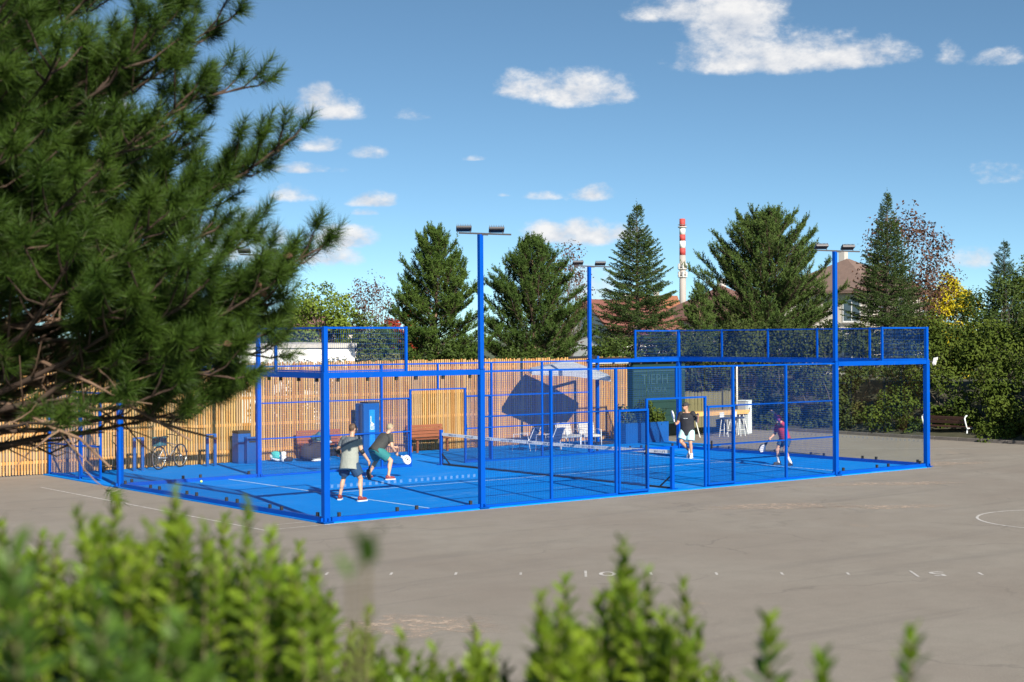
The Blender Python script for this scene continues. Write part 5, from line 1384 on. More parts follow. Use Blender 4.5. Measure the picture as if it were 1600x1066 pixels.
def spruce(name, loc, H, R0, seed, mat, label, zmin=0.06, whorls=48, per=10, nl=0.08, wd=0.036, nneed=8, power=0.85):
    rg = np.random.default_rng(seed)
    tr = np.array([[0, 0, H * t] for t in np.linspace(0, 1, 9)]); paths = [(tr, np.linspace(0.018 * H, 0.012, 9))]
    P = []; T = []; L = []
    for i in range(whorls):
        f = zmin + (0.985 - zmin) * (i / (whorls - 1))
        z0 = f * H
        for k in range(per if f < 0.85 else 6):
            az = 2 * np.pi * (k + rg.uniform(-0.25, 0.25)) / per + i * 0.9
            R = R0 * (1 - f) ** power * rg.uniform(0.72, 1.1) + 0.10
            el = math.radians(-16 + 50 * f ** 2 + rg.uniform(-8, 8))
            d0 = np.array([math.cos(az) * math.cos(el), math.sin(az) * math.cos(el), math.sin(el)])
            c = curve((0, 0, z0 + rg.uniform(-0.1, 0.1)), d0, R, 5, 0.38, rg, 0.05)
            paths.append((c, np.linspace(0.008 + 0.008 * R, 0.004, 6)))
            ns = max(3, int(R * 9))
            for j in range(ns):
                t = (j + 0.7) / ns
                if t < 0.2: continue
                q = np.array([np.interp(t * 5, np.arange(6), c[:, m_]) for m_ in range(3)])
                dl = unit(c[min(int(t * 5) + 1, 5)] - c[max(int(t * 5) - 1, 0)])
                sd = unit(np.cross(dl, [0, 0, 1.0]))
                ll = (1.05 - t) * 0.42 * R ** 0.6 + 0.07
                for sgn in (-1, 1):
                    dd = unit(dl * 0.8 + sd * sgn * rg.uniform(0.5, 0.9) + np.array([0, 0, rg.uniform(-0.4, 0.15)]))
                    P.append(q); T.append(dd); L.append(ll * rg.uniform(0.8, 1.2))
                    if ll > 0.22:
                        P.append(q + dd * ll * 0.45); T.append(dd + sd * sgn * 0.6 + [0, 0, -0.35]); L.append(ll * 0.55)
            P.append(c[-1] - (c[-1] - c[-2]) * 0.5); T.append(c[-1] - c[-2]); L.append(0.14)
    for k in range(4): P.append(np.array([0, 0, H - 0.3 + 0.1 * k])); T.append(np.array([rg.normal(0, 0.08), rg.normal(0, 0.08), 1])); L.append(0.3)
    V, F = needles(np.array(P), np.array(T), np.array(L), nl, wd, nneed, rg, 35, 60, 0.05, 0.02)
    return finish_tree(name, loc, label, 'tree', paths, V, F, mat, BARK2, sides=4)

def leafy(name, loc, H, R, crown0, seed, mat, label, nclump=60, per=120, size=0.13, bark=BARK2, cat='tree', flat=1.0, spread=0.34, zpow=1.0, stems=1, wisp=0.0):
    rg = np.random.default_rng(seed)
    tr = np.array([[0, 0, crown0 * 1.3 * t] for t in np.linspace(0, 1, 5)]); paths = [(tr, np.linspace(0.016 * H + 0.02, 0.05, 5))]
    zc = (H + crown0) / 2; hz = (H - crown0) / 2
    P = []; Nn = []
    for i in range(nclump):
        d = unit(rg.normal(0, 1, 3)); rr = rg.uniform(0.45, 0.97) ** 0.6
        c = np.array([d[0] * R * rr, d[1] * R * rr, zc + d[2] * hz * rr * flat])
        if wisp and rg.random() < wisp: c[2] += rg.uniform(0, 0.25) * hz
        b0 = np.array([0, 0, crown0 * rg.uniform(0.5, 1.2)])
        mid = (b0 + c) / 2 + rg.normal(0, 0.08 * R, 3)
        paths.append((np.array([b0, mid, c]), [0.035, 0.02, 0.007]))
        s_ = spread * R * rg.uniform(0.6, 1.15)
        k = int(per * rg.uniform(0.7, 1.3))
        q = rg.normal(0, 1, (k, 3)); q = unit(q) * (rg.uniform(0.25, 1, (k, 1)) ** 0.5) * s_ * np.array([1, 1, 0.85])
        P.append(c + q); Nn.append(unit(q) + np.array([0, 0, 0.5]) + d * 0.4)
    V, F = leaf_quads(np.concatenate(P), np.concatenate(Nn), size, rg)
    return finish_tree(name, loc, label, cat, paths, V, F, mat, bark, sides=4)

def env1(f):      # broad ovoid pine with pointed top
    return float(np.interp(f, [0, 0.12, 0.3, 0.5, 0.7, 0.85, 0.95, 1.0], [2.5, 2.65, 2.5, 2.2, 1.7, 1.1, 0.6, 0.2]))
def env2(f):
    return float(np.interp(f, [0, 0.12, 0.3, 0.5, 0.7, 0.85, 0.95, 1.0], [2.6, 2.95, 2.95, 2.65, 2.05, 1.3, 0.65, 0.2]))
def env3(f):
    return float(np.interp(f, [0, 0.12, 0.3, 0.5, 0.7, 0.85, 0.95, 1.0], [3.8, 4.1, 4.1, 3.85, 3.2, 2.3, 1.35, 0.4]))
def env4(f):
    return float(np.interp(f, [0, 0.2, 0.45, 0.7, 0.9, 1.0], [1.1, 1.45, 1.4, 1.0, 0.5, 0.15]))
pine('pine_tree', (19.9, 23.9, 0), 8.3, env1, 11, PINE_A, 'bushy dark pine left of the nearest floodlight mast, behind the slat fence', limbs=130)
pine('pine_tree', (25.6, 24.6, 0), 8.2, env2, 12, PINE_B, 'pine with a bare pale trunk showing, between the nearest mast and the far mast', limbs=125, zmin=0.2)
pine('pine_tree', (41.1, 25.0, 0), 10.0, env3, 13, PINE_C, 'widest pine, many upright shoots, left of the right-hand mast', limbs=200, dens=0.85)
pine('pine_tree', (36.6, 25.3, 0), 6.2, env4, 14, PINE_C, 'lower pine standing in front of the brown-roofed house', limbs=60)
spruce('spruce_tree', (31.9, 24.7, 0), 9.9, 3.9, 21, SPRUCE, 'slender pointed spruce between the far mast and the chimney', power=0.92)
spruce('spruce_tree', (46.8, 22.0, 0), 11.05, 4.0, 22, SPRUCE, 'tallest narrow spruce right of the right-hand mast', power=1.05)
spruce('spruce_tree', (67.0, 28.6, 0), 9.6, 3.0, 23, SPRUCE_B, 'bluish spruce at the right edge of the picture', whorls=34, power=0.8)

DECID = fol('light_green_leaves', (0.075, 0.125, 0.024), (0.15, 0.19, 0.045), 0.9, 0.5, 0.4, 0.15)
PLUM = fol('purple_plum_leaves', (0.055, 0.030, 0.038), (0.12, 0.062, 0.066), 0.9, 0.5, 0.5, 0.1)
YELLOW = fol('golden_leaves', (0.46, 0.36, 0.02), (0.32, 0.29, 0.03), 0.9, 0.5, 0.4, 0.15)
REDL = fol('red_leaves', (0.30, 0.035, 0.03), (0.22, 0.03, 0.028), 0.9, 0.5, 0.5, 0.1)
DARKL = fol('dark_green_leaves', (0.022, 0.042, 0.014), (0.055, 0.080, 0.026), 0.9, 0.5, 0.4)
MIDL = fol('mid_green_leaves', (0.040, 0.068, 0.018), (0.090, 0.115, 0.034), 0.9, 0.5, 0.4, 0.1)
GREYG = fol('grey_green_leaves', (0.075, 0.085, 0.050), (0.12, 0.125, 0.075), 0.9, 0.6, 0.4)
leafy('round_tree', (28.1, 46.6, 0), 6.75, 2.1, 2.2, 31, DECID, 'round light green leafy tree above the raised mesh on the left', 80, 120, 0.16)
leafy('plum_tree', (36.1, 53.2, 0), 7.4, 1.7, 2.0, 32, PLUM, 'thin purple-leaved tree right of the round light green tree', 70, 26, 0.15, spread=0.42, wisp=0.5)
leafy('red_tree', (46.2, 65.0, 0), 6.1, 1.35, 1.5, 33, REDL, 'small tree with bright red leaves beside the left pine', 40, 110, 0.17)
leafy('plum_tree', (45.4, 45.6, 0), 9.5, 1.6, 2.6, 34, PLUM, 'sparse purple-leaved tree behind the pine left of the far mast', 75, 28, 0.15, spread=0.42, wisp=0.5)
leafy('plum_tree', (54.8, 26.8, 0), 10.9, 2.6, 2.6, 35, PLUM, 'airy purple-leaved tree behind the tallest spruce', 120, 48, 0.17, spread=0.36, wisp=0.35)
leafy('golden_tree', (60.1, 27.7, 0), 7.5, 1.6, 0.9, 36, YELLOW, 'small bright yellow-leaved tree on the right above the hedge', 110, 130, 0.15)
leafy('dark_round_tree', (55.6, 21.2, 0), 6.95, 2.6, 0.8, 37, DARKL, 'dark green rounded tree right of the yellow tree', 90, 130, 0.15)
leafy('broad_tree', (64.6, 24.4, 0), 8.6, 2.0, 1.2, 38, MIDL, 'mid green tree cut by the right edge of the picture', 70, 120, 0.16)
leafy('dark_tree', (21.0, 39.6, 0), 5.6, 1.2, 0.6, 39, DARKL, 'small dark tree just right of the big foreground pine', 60, 110, 0.14)
leafy('dark_tree', (27.6, 41.0, 0), 4.95, 1.6, 0.6, 40, MIDL, 'low green tree in front of the thin purple tree', 60, 110, 0.15)
leafy('far_tree', (33.5, 63.5, 0), 5.6, 1.9, 1.0, 46, MIDL, 'far green tree top left of the pyramid roof', 50, 90, 0.2)
# shrubs peeping over the fence
for i, (x, y, h, rr, mt, lb) in enumerate((
        (13.0, 20.5, 3.1, 1.2, GREYG, 'grey-green shrub over the fence before the white house, left part'), (15.4, 21.0, 3.2, 1.2, GREYG, 'grey-green shrub over the fence before the white house, right part'),
        (17.6, 20.3, 3.9, 1.1, DARKL, 'dark shrub above the fence at the foot of the left pine'), (22.8, 21.5, 3.55, 1.4, DARKL, 'dark shrub above the fence right of the nearest mast'),
        (28.2, 22.2, 3.7, 1.5, DARKL, 'dark shrub above the fence beside the far mast'), (11.2, 21.3, 3.15, 1.3, GREYG, 'grey-green shrub above the fence nearest the big pine'), (33.8, 22.0, 3.5, 1.6, DARKL, 'dark shrub behind the green kiosk'))):
    leafy('shrub', (x, y, 0), h, rr, 0.2, 50 + i, mt, lb, 46, 120, 0.12, cat='shrub')

# long overgrown hedge on the right, growing on a bank behind the kerb
def hedge(name, label, mat, y0, y1, n, seed):
    rg = np.random.default_rng(seed)
    def surf(y, u):
        """u 0..1 from the foot to the back of the top"""
        bump = 0.6 * np.sin(y * 1.1 + 1.1 + 2.5 * u) + 0.45 * np.sin(y * 2.3 + 0.4 - 6 * u) + 0.3 * np.sin(y * 4.3 + u * 11)
        x = 30.42 + 3.6 * u ** 1.15 + bump * 0.55 + 0.3 * np.sin(u * 15 + y)
        z = 0.12 + 3.95 * np.sin(np.minimum(u, 1) * 1.55) ** 0.85 + 0.22 * bump * u + 0.2 * np.sin(u * 13 + y * 2.1)
        return x, z
    nc = int(n / 210); P = []; Nn = []
    for k in range(nc):
        yy = rg.uniform(y0, y1); uu = 1.12 * rg.uniform(0, 1) ** 1.2; xx, zz = surf(yy, uu)
        sz = rg.uniform(0.28, 0.7); m_ = int(210 * (sz / 0.48) ** 1.6)
        q = unit(rg.normal(0, 1, (m_, 3))) * (rg.uniform(0.3, 1.0, (m_, 1)) ** 0.5) * sz * np.array([0.9, 1.0, 0.95])
        P.append(q + np.array([xx + 0.15 + rg.uniform(-0.15, 0.35), yy, zz - 0.15])); Nn.append(unit(q) + np.array([-0.25, -0.15, 0.4]))
    for k in range(nc // 4):
        yy = rg.uniform(y0, y1); sz = rg.uniform(0.2, 0.4); m_ = 130; xx = 30.55 + rg.uniform(0, 0.6)
        if 5.7 < yy < 8.2: xx += 0.75
        q = unit(rg.normal(0, 1, (m_, 3))) * (rg.uniform(0.3, 1.0, (m_, 1)) ** 0.5) * sz
        P.append(q + np.array([xx, yy, sz * 0.75 + (xx - 30.5) * 0.35])); Nn.append(unit(q) + np.array([-0.25, -0.15, 0.4]))
    P = np.concatenate(P); Nn = np.concatenate(Nn); P[:, 2] = np.maximum(P[:, 2], 0.03)
    P[:, 0] = np.where((P[:, 1] > 5.85) & (P[:, 1] < 8.05) & (P[:, 2] < 1.15), np.maximum(P[:, 0], 31.08 + rg.uniform(0, 0.3, len(P))), P[:, 0])
    V, F = leaf_quads(P, Nn, 0.125, rg, 0.55, 0.7)
    # upright whippy shoots
    paths = []; Q = []; QN = []
    for k in range(int(26 * (y1 - y0) / 10)):
        yy = rg.uniform(y0, y1); uu = rg.uniform(0.15, 1.0); xx, zz = surf(yy, uu)
        c = curve((xx + 0.1, yy, zz - 0.2), (rg.normal(-0.25, 0.3), rg.normal(0, 0.35), 1), rg.uniform(0.5, 1.0), 4, -0.2, rg, 0.08)
        paths.append((c, np.linspace(0.012, 0.004, 5)))
        for t in np.linspace(0.15, 1, 18):
            p = np.array([np.interp(t * 4, np.arange(5), c[:, j]) for j in range(3)])
            for _ in range(3): Q.append(p + rg.normal(0, 0.035, 3)); QN.append(rg.normal(0, 1, 3) + [0, -0.3, 0.6])
    v2, f2 = leaf_quads(np.array(Q), np.array(QN), 0.12, rg, 0.5, 0.5)
    r = empty(name, (0, 0, 0), 0, label, 'hedge')
    st = []
    for k in range(int((y1 - y0) * 2)):
        yy = rg.uniform(y0, y1); c = curve((rg.uniform(31.2, 33.5), yy, 0), (rg.normal(-0.2, 0.3), rg.normal(0, 0.3), 1), rg.uniform(1.5, 3.2), 5, 0.1, rg, 0.12); st.append((c, np.linspace(0.04, 0.01, 6)))
    tv, tf = tubes_np(st + paths, 5); tag(addobj('stems', np_mesh('stems', tv, tf, True), BARK2, r), kind='stuff')
    addobj('foliage', np_mesh('foliage', np.concatenate([V, v2]), np.concatenate([F, f2 + len(V)])), mat, r)
    return r
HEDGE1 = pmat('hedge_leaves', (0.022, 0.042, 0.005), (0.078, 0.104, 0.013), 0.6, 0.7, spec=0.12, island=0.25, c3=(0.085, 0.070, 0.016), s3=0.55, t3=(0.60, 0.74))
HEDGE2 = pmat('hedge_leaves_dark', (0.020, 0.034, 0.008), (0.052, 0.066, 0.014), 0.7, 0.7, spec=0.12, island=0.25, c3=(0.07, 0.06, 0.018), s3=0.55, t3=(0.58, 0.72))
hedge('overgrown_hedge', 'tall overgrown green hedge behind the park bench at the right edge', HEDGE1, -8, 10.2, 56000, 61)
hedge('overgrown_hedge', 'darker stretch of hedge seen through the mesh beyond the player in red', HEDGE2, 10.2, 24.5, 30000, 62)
bank = np.array([[30.12, -30, 0.06], [31.5, -30, 0.5], [34.5, -30, 1.9], [38, -30, 2.0], [44, -30, 0.2]]);
bv = []; bf = []
for j, yy in enumerate(np.linspace(-30, 40, 30)):
    for i, b0 in enumerate(bank): bv.append((b0[0] + 0.1 * math.sin(yy * 0.7 + i), yy, b0[2] + 0.08 * math.sin(yy * 1.1 + i * 2) * (i > 0)))
for j in range(29):
    for i in range(4): a = j * 5 + i; bf.append((a, a + 1, a + 6, a + 5))
tag(addobj('hedge_bank', np_mesh('hedge_bank', bv, bf, True), pmat('dark_soil', (0.035, 0.036, 0.016), (0.055, 0.05, 0.025), 3, 0.95, 0.4, 20)), kind='structure')  # whole bank in a dark soil and groundcover colour
# planter shrubs
rgp = np.random.default_rng(5)
q = rgp.uniform([-1.0, -0.25, 0.64], [1.0, 0.25, 1.5], (2600, 3)); q[:, 2] = 0.64 + (q[:, 2] - 0.64) * (0.7 + 0.3 * np.sin(q[:, 0] * 5 + 1))
V, F = leaf_quads(q, np.tile([[0, -0.5, 0.6]], (2600, 1)), 0.09, rgp)
addobj('shrub_foliage', np_mesh('shrub_foliage', V, F), MIDL, pl)

# ------------------------------------------------------------------ the big pine in the left foreground
NEEDLE_F = fol('long_pine_needles', (0.013, 0.034, 0.008), (0.052, 0.090, 0.020), 2.6, 0.5, 0.4, 0.0, 0.15)
DEADN = pmat('dead_needles', (0.30, 0.15, 0.07), (0.20, 0.10, 0.05), 4, 0.8)
PT = CAM + VD * 9.9 + VR * (-3.95); PT = Vector((PT.x, PT.y, 0.0))           # foot of the trunk, left of the frame
rgF = np.random.default_rng(77)
vr = np.array([VR.x, VR.y, 0]); vr /= np.linalg.norm(vr); vd = np.array([VD.x, VD.y, 0]); vd /= np.linalg.norm(vd)
def envF(z):
    return float(np.interp(z, [2.9, 3.1, 3.35, 3.6, 3.85, 4.1, 4.35, 4.55, 4.75, 5.0, 5.3, 5.6, 5.9, 6.6, 7.6, 8.6, 9.3], [1.5, 1.8, 2.15, 2.3, 2.38, 2.4, 2.15, 1.9, 1.95, 2.1, 2.1, 2.05, 2.05, 1.9, 1.5, 0.8, 0.2]))
pathsF = [(np.array([[0.05 * math.sin(z), 0.04 * math.cos(z * 1.3), z] for z in np.linspace(0, 9.2, 14)]), np.linspace(0.17, 0.03, 14))]
PF = []; TF = []; LF = []; deadP = []; deadT = []; deadL = []; twigs = []
limbsF = []
for i in range(150):
    z = 2.95 + 6.2 * ((i + rgF.uniform(0, 1)) / 150) ** 1.12
    limbsF.append((i * 2.399963 + rgF.uniform(-0.35, 0.35), z, envF(z) * rgF.uniform(0.62, 0.98)))
# the limbs that make the outline towards the court
for (z, reach, dep) in ((5.72, 2.12, -0.3), (5.5, 2.2, 0.2), (5.02, 2.52, -0.2), (4.95, 2.2, 0.5), (4.72, 2.1, 0.0), (4.62, 1.95, -0.6), (4.5, 1.6, -0.2), (4.30, 2.62, -0.1), (4.22, 2.45, 0.5), (4.05, 2.42, -0.5), (3.98, 2.34, -0.1), (3.92, 2.3, 0.3), (3.78, 2.24, -0.2), (3.7, 2.15, -0.6), (3.65, 2.2, 0.6), (3.52, 2.15, -0.5), (3.55, 2.15, 0.0), (3.42, 2.05, 0.1), (3.36, 1.95, -0.2), (3.28, 1.85, -0.3), (3.2, 1.7, 0.4), (3.4, 1.9, -0.9), (3.65, 2.0, -1.0), (4.0, 2.1, -1.1), (4.4, 1.9, -1.2), (4.9, 1.8, -1.2), (5.4, 1.8, -1.2), (5.2, 2.0, -0.7), (5.65, 1.9, -0.8), (4.36, 2.12, 0.2), (4.28, 2.2, -0.45), (4.42, 2.05, -0.4), (4.75, 1.2, -1.7), (5.1, 1.0, -1.9), (5.5, 1.2, -1.7), (4.4, 1.0, -1.8), (4.15, 1.5, -1.5), (5.8, 0.8, -1.9), (3.9, 1.7, -1.3), (4.6, 1.6, -1.5), (5.3, 1.5, -1.5)):
    limbsF.append((math.atan2(vr[1] * reach + vd[1] * dep, vr[0] * reach + vd[0] * dep), z, math.hypot(reach, dep)))
for (az, ztip, R) in limbsF:
    low = ztip < 4.0
    dxy = np.array([math.cos(az), math.sin(az)])
    facing = dxy @ vr[:2]; tocam = -(dxy @ vd[:2])
    seen = (facing > -0.25) or tocam > 0.35
    rise = (0.10 if low else 0.34 + 0.12 * max(0, ztip - 5)) * R
    p0 = np.array([0, 0, max(ztip - rise, 1.9)]); e = np.array([dxy[0] * R, dxy[1] * R, ztip])
    mid = (p0 + e) / 2 + np.array([0, 0, -0.10 * R if not low else 0.06 * R]) + rgF.normal(0, 0.10, 3)
    t = np.linspace(0, 1, 9)[:, None]
    c = (1 - t) ** 2 * p0 + 2 * t * (1 - t) * mid + t ** 2 * e + np.concatenate([np.zeros((1, 3)), rgF.normal(0, 0.022, (8, 3))])
    pathsF.append((c, np.linspace(0.018 + 0.005 * R, 0.006, 9)))
    ns = int((17 if seen else 6) * R / 2.0) + 2
    inner = 0.80
    for k in range(ns):
        s_ = 1 - (k / ns) ** 1.0 * inner
        q = np.array([np.interp(s_ * 8, np.arange(9), c[:, j]) for j in range(3)])
        dl = unit(c[min(int(s_ * 8) + 1, 8)] - c[max(int(s_ * 8) - 1, 0)])
        sd = unit(np.cross(dl, [0, 0, 1.0])) * (1 if k % 2 else -1)
        sub = unit(dl * 0.8 + sd * rgF.uniform(0.3, 1.1) + np.array([0, 0, rgF.uniform(-0.15, 0.6)]))
        sL = rgF.uniform(0.22, 0.5) * (1.35 - 0.6 * s_)
        if k == 0: sub = dl; sL = 0.12
        bend = np.array([0, 0, 0.12 * sL])
        pts = np.array([q, q + sub * sL * 0.5 - bend * 0.4, q + sub * sL + bend])
        lat = pts[2] @ vr
        bare = (lat < 1.42 and pts[2][2] < 4.02 and rgF.random() < 0.93) or pts[2][2] < float(np.interp(lat, [1.2, 1.9, 2.2, 2.6], [3.16, 3.2, 3.4, 3.85]))
        if bare:
            if rgF.random() < 0.3: twigs.append((pts, [0.007, 0.005, 0.003]))
            continue
        pathsF.append((pts, [0.008, 0.006, 0.005]))
        up = np.array([0, 0, rgF.uniform(0.3, 0.9)])
        PF.append(pts[2]); TF.append(sub * 0.8 + up + rgF.normal(0, 0.08, 3)); LF.append(rgF.uniform(0.12, 0.18))
        for a_ in (-1, 1):
            if rgF.random() < 0.8: PF.append(pts[2]); TF.append(sub * 0.7 + sd * a_ * rgF.uniform(0.5, 0.9) + up * 0.7); LF.append(rgF.uniform(0.07, 0.12))
        PF.append(q + (pts[2] - q) * 0.5); TF.append(sub + up * 0.2 + rgF.normal(0, 0.1, 3)); LF.append(sL * 0.5 + 0.05)
        if seen and sL > 0.3 and rgF.random() < 0.6:
            PF.append(q + (pts[2] - q) * 0.45); TF.append(sub * 0.5 - sd * 0.8 + up * 0.6); LF.append(rgF.uniform(0.12, 0.18))
    if low:
        for k in range(3):
            s_ = rgF.uniform(0.2, 0.75); q = np.array([np.interp(s_ * 8, np.arange(9), c[:, j]) for j in range(3)])
            d = unit(np.array([dxy[0], dxy[1], 0]) + rgF.normal(0, 0.6, 3)); cc_ = curve(q, d, rgF.uniform(0.2, 0.5), 5, rgF.uniform(-0.3, 0.9), rgF, 0.12)
            twigs.append((cc_, np.linspace(0.0065, 0.0022, 6)))
            if rgF.random() < 0.15: deadP.append(cc_[-1]); deadT.append(cc_[-1] - cc_[-2]); deadL.append(0.1)
# a few long bare limbs along the lower side
for (z0, z1, reach, dep) in ((3.4, 3.14, 1.95, -0.5), (3.25, 3.02, 1.5, -0.8), (3.5, 3.42, 1.6, -0.9), (3.1, 3.06, 2.0, 0.2), (3.6, 3.8, 1.7, -1.0)):
    e = vr * reach + vd * dep + np.array([0, 0, z1]); p0 = np.array([0, 0, z0])
    t = np.linspace(0, 1, 9)[:, None]; c = p0 + (e - p0) * t + np.array([0, 0, 0.2]) * np.sin(t * math.pi) + rgF.normal(0, 0.02, (9, 3))
    twigs.append((c, np.linspace(0.026, 0.007, 9)))
    for k in range(9):
        s_ = rgF.uniform(0.25, 0.98); q = np.array([np.interp(s_ * 8, np.arange(9), c[:, j]) for j in range(3)])
        cc_ = curve(q, unit(vr * 0.7 + rgF.normal(0, 0.6, 3)), rgF.uniform(0.2, 0.5), 5, rgF.uniform(-0.35, 1.0), rgF, 0.14); twigs.append((cc_, np.linspace(0.0075, 0.0028, 6)))
        if rgF.random() < 0.3: PF.append(cc_[-1]); TF.append(cc_[-1] - cc_[-2]); LF.append(0.1)
PF = np.array(PF); TF = np.array(TF); LF = np.array(LF)
VF_, FF_ = needles(PF, TF, LF, 0.125, 0.0040, 96, rgF, 26, 80, 0.02, 0.0)

fp = empty('pine_tree', PT, 0, 'huge dark long-needled pine filling the upper left foreground', 'tree')
tv, tf = tubes_np(pathsF[:1], 14); addobj('trunk', np_mesh('trunk', tv, tf, True), BARK, fp)
tv, tf = tubes_np(pathsF[1:], 5); addobj('branches', np_mesh('branches', tv, tf, True), BARKD, fp)
tv, tf = tubes_np(twigs, 6); tag(addobj('dead_twigs', np_mesh('dead_twigs', tv, tf, True), TWIG, fp), kind='stuff')
addobj('crown', np_mesh('crown', VF_, FF_), NEEDLE_F, fp)
V, F = needles(np.array(deadP), np.array(deadT), np.array(deadL), 0.09, 0.0022, 60, rgF, 30, 90); addobj('dead_needles', np_mesh('dead_needles', V, F), DEADN, fp)
cone_me = MB()
for j in range(6):
    for k in range(7):
        a = k * 2 * math.pi / 7 + j * 0.45; rr = 0.022 * math.sin(math.pi * (j + 1) / 7.2); cone_me.sphere((rr * math.cos(a), rr * math.sin(a), -0.03 + j * 0.011), 0.008, 5, 4)
cone_me = cone_me.mesh('cone'); cone_me.materials.append(pmat('pine_cone', (0.17, 0.09, 0.05), (0.10, 0.055, 0.035), 30, 0.8))
vis = [i for i in range(len(PF)) if PF[i][:2] @ vr[:2] > 2.1 and PF[i][:2] @ vd[:2] < -0.1 and PF[i][2] < 4.3]
for i in vis[::max(1, len(vis) // 5)][:5]: addobj('cone', cone_me, None, fp, tuple(PF[i] - vd * 0.04), (rgF.uniform(0, 3), rgF.uniform(0, 3), 0)).scale = (0.75, 0.75, 0.9)

# ------------------------------------------------------------------ the bank under the camera and its bushes
def bank_z(px, py):
    d = math.hypot(px - CAM.x, py - CAM.y)
    return 2.0 * (1 - min(max((d - 5.2) / 3.4, 0), 1) ** 1.0)
bv = []; bf = []; nr, na = 14, 48
for i in range(nr + 1):
    d = 10.0 * i / nr
    for k in range(na):
        a = 2 * math.pi * k / na
        z = float(np.interp(d, [0, 5.0, 8.6, 10], [2.02, 1.95, 0.03, -0.05])) + (0.05 * math.sin(k * 1.7 + i) if 0 < i < nr - 2 else 0)
        bv.append((CAM.x + d * math.cos(a), CAM.y + d * math.sin(a), z))
for i in range(nr):
    for k in range(na): bf.append((i * na + k, (i + 1) * na + k, (i + 1) * na + (k + 1) % na, i * na + (k + 1) % na))
tag(addobj('grass_bank', np_mesh('grass_bank', bv, bf, True), GRASS), kind='structure')

BUSHL = fol('young_bush_leaves', (0.075, 0.150, 0.016), (0.20, 0.27, 0.035), 6.0, 0.4, 0.5, 0.32, 0.4)
BUSHD = fol('older_bush_leaves', (0.035, 0.085, 0.016), (0.085, 0.15, 0.03), 6.0, 0.4, 0.5, 0.25, 0.4)
STEM = pmat('bush_stem', (0.10, 0.09, 0.035), (0.07, 0.05, 0.03), 10, 0.7)
def bush(name, label, tips, seed, mats, base_spread=0.10):
    """tips: (lateral m, distance m, height m of the shoot tip, leafy length m, leaf scale)"""
    rg = np.random.default_rng(seed)
    paths = []; P = [[], []]; U = [[], []]; S = [[], []]
    cx = np.mean([t[0] for t in tips]); cd = np.mean([t[1] for t in tips])
    org = np.array([CAM.x, CAM.y, 0]) + vd * cd + vr * cx; org[2] = 0
    for (lat, dist, zt, ll, ls) in tips:
        tip = np.array([CAM.x, CAM.y, 0]) + vd * dist + vr * lat; tip[2] = zt
        foot = tip + vr * rg.normal(0, base_spread) + vd * rg.normal(0, base_spread); foot[2] = 1.95
        mid = (tip + foot) / 2 + rg.normal(0, 0.02, 3)
        t = np.linspace(0, 1, 8)[:, None]; c = (1 - t) ** 2 * foot + 2 * t * (1 - t) * mid + t ** 2 * tip - org
        paths.append((c, np.linspace(0.006, 0.002, 8)))
        Ls = np.linalg.norm(tip - foot); n = int(min(ll, Ls) / 0.0118)
        for k in range(n):
            s_ = 1 - k * 0.0118 / Ls
            q = np.array([np.interp(s_ * 7, np.arange(8), c[:, j]) for j in range(3)])
            a = k * 1.57 + rg.uniform(-0.4, 0.4); up = np.interp(k, [0, 4, 12], [1.6, 0.9, 0.45])
            for m_ in (0, math.pi):
                dirn = vr * math.cos(a + m_) + vd * math.sin(a + m_) + np.array([0, 0, up + rg.normal(0, 0.15)])
                ix = 0 if k < n * 0.4 else 1
                P[ix].append(q); U[ix].append(dirn); S[ix].append(ls * np.interp(k, [0, 5], [0.023, 0.038]) * rg.uniform(0.8, 1.2))
    r = empty(name, tuple(org), 0, label, 'bush')
    if len(paths) < 20:
        for pth in paths:
            tv, tf = tubes_np([pth], 5); addobj('stem', np_mesh('stem', tv, tf, True), STEM, r)
    else:
        tv, tf = tubes_np(paths, 5); tag(addobj('stems', np_mesh('stems', tv, tf, True), STEM, r), kind='stuff')
    for ix, nm in ((0, 'young_leaves'), (1, 'older_leaves')):
        p = np.array(P[ix]); u = unit(np.array(U[ix])); sz = np.array(S[ix])[:, None]
        sd = unit(np.cross(u, np.array([0, 0, 1.0]) + rg.normal(0, 0.25, (len(u), 3)))); nn_ = np.cross(sd, u)
        m0 = p + u * sz * 0.38; m1 = p + u * sz * 0.74; asp = 0.46
        V = np.stack([p, m0 + sd * sz * asp / 2 + nn_ * sz * 0.06, m1 + sd * sz * asp * 0.4 + nn_ * sz * 0.05, p + u * sz, m1 - sd * sz * asp * 0.4 + nn_ * sz * 0.05, m0 - sd * sz * asp / 2 + nn_ * sz * 0.06], 1).reshape(-1, 3)
        b = np.arange(len(p))[:, None] * 6
        F = np.concatenate([b + np.array([[0, 1, 2, 3]]), b + np.array([[0, 3, 4, 5]])], 1).reshape(-1, 4)
        addobj(nm, np_mesh(nm, V, F), mats[ix], r)
    return r
rgB = np.random.default_rng(8)
def tipset(prof, n, d0, d1, drop, seed):
    """fill under a silhouette given as (lateral slope, downward slope) seen from the bank"""
    rg = np.random.default_rng(seed); out = []
    xs = [q[0] for q in prof]; ys = [q[1] for q in prof]
    for (x, y) in prof:
        d = rg.uniform(d0 * 1.02, d1 * 0.95); out.append((x * d, d, 3.733 - y * d, 0.5, 1.0))
    for k in range(n):
        x = rg.uniform(xs[0], xs[-1]); y = float(np.interp(x, xs, ys)) + rg.exponential(drop) + 0.012
        d = rg.uniform(d0, d1); z = 3.733 - y * d
        if z > 2.3: out.append((x * d, d, z, 0.48, rg.uniform(0.85, 1.1)))
    return out
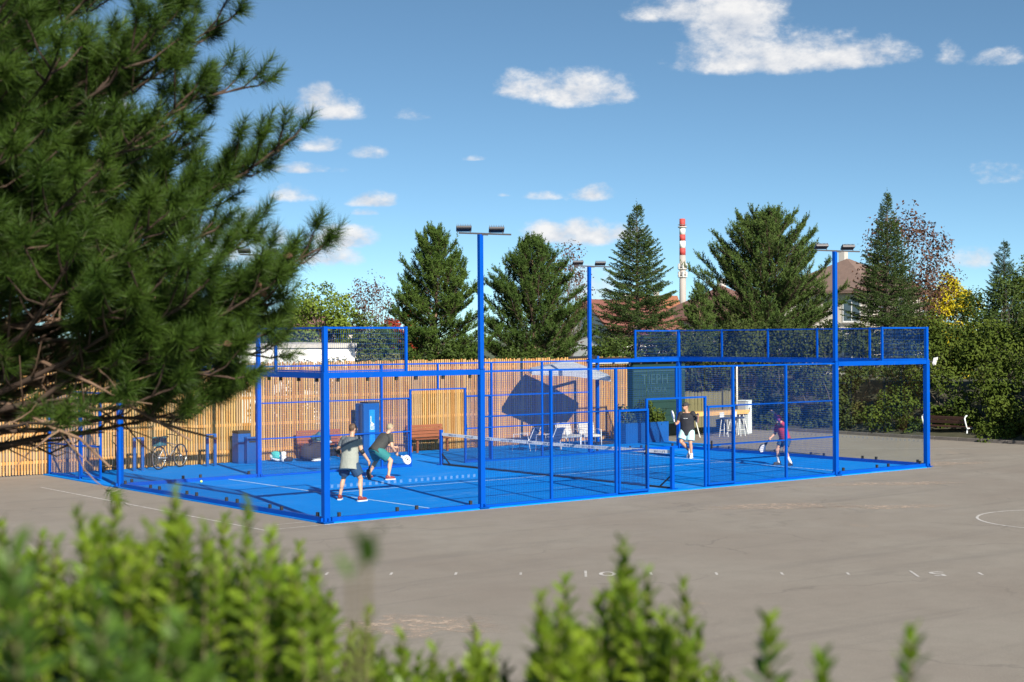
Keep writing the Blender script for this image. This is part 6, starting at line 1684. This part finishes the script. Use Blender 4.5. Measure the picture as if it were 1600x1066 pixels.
LP = [(-0.46, 0.10), (-0.40, 0.115), (-0.355, 0.112), (-0.338, 0.120), (-0.312, 0.128), (-0.288, 0.112), (-0.262, 0.104), (-0.240, 0.125), (-0.224, 0.100), (-0.203, 0.124), (-0.190, 0.118), (-0.174, 0.108), (-0.160, 0.128), (-0.141, 0.137), (-0.131, 0.148), (-0.121, 0.168)]
bush('leafy_bush', 'blurred green leafy bush filling the lower left foreground', tipset(LP, 210, 2.2, 3.3, 0.035, 81), 91, (BUSHL, BUSHD))
MP = [(-0.118, 0.176), (-0.106, 0.190), (-0.095, 0.178), (-0.086, 0.205), (-0.074, 0.196), (-0.063, 0.210), (-0.052, 0.206), (-0.041, 0.215), (-0.026, 0.190), (-0.014, 0.207), (-0.006, 0.216)]
bush('low_bush', 'low sunlit yellow-green bush at the bottom centre-left', tipset(MP, 135, 2.4, 3.3, 0.03, 82), 92, (BUSHL, BUSHD))
RP = [(0.010, 0.226), (0.018, 0.172), (0.034, 0.160), (0.046, 0.196), (0.057, 0.172), (0.072, 0.135), (0.080, 0.165), (0.088, 0.155), (0.100, 0.182), (0.112, 0.163), (0.122, 0.195), (0.134, 0.215), (0.145, 0.228)]
bush('spiky_bush', 'bush of upright leafy shoots at the bottom right of centre', tipset(RP, 90, 2.2, 3.0, 0.028, 83), 93, (BUSHL, BUSHD))
SP = [(0.168, 0.190, 3.3), (0.176, 0.232, 3.2), (0.203, 0.214, 3.0), (0.262, 0.198, 3.1), (0.258, 0.235, 3.1)]
bush('stray_shoots', 'few blurred single shoots at the bottom right', [(x * d * 0.66, d * 0.66, 3.733 - y * d * 0.66, 0.15, 1.15) for x, y, d in SP], 94, (BUSHL, BUSHD), 0.02)
CP = [(-0.33, 0.14, 2.3), (-0.27, 0.17, 2.4), (-0.25, 0.20, 2.5), (-0.20, 0.22, 2.4), (-0.35, 0.17, 2.2), (-0.22, 0.19, 2.6)]
bush('near_bush', 'dark very blurred leafy twigs closest to the camera at the lower left', [(x * d * 0.62, d * 0.62, 3.733 - y * d * 0.62, 0.32, 1.25) for x, y, d in CP], 95, (BUSHD, BUSHD), 0.04)
bush('bent_twig', 'single blurred dark twig tip in front of the asphalt left of centre', [(-0.097 * 1.2, 1.2, 3.733 - 0.140 * 1.2, 0.03, 1.2), (-0.107 * 1.2, 1.2, 3.733 - 0.158 * 1.2, 0.02, 1.2)], 96, (BUSHD, BUSHD), 0.03)
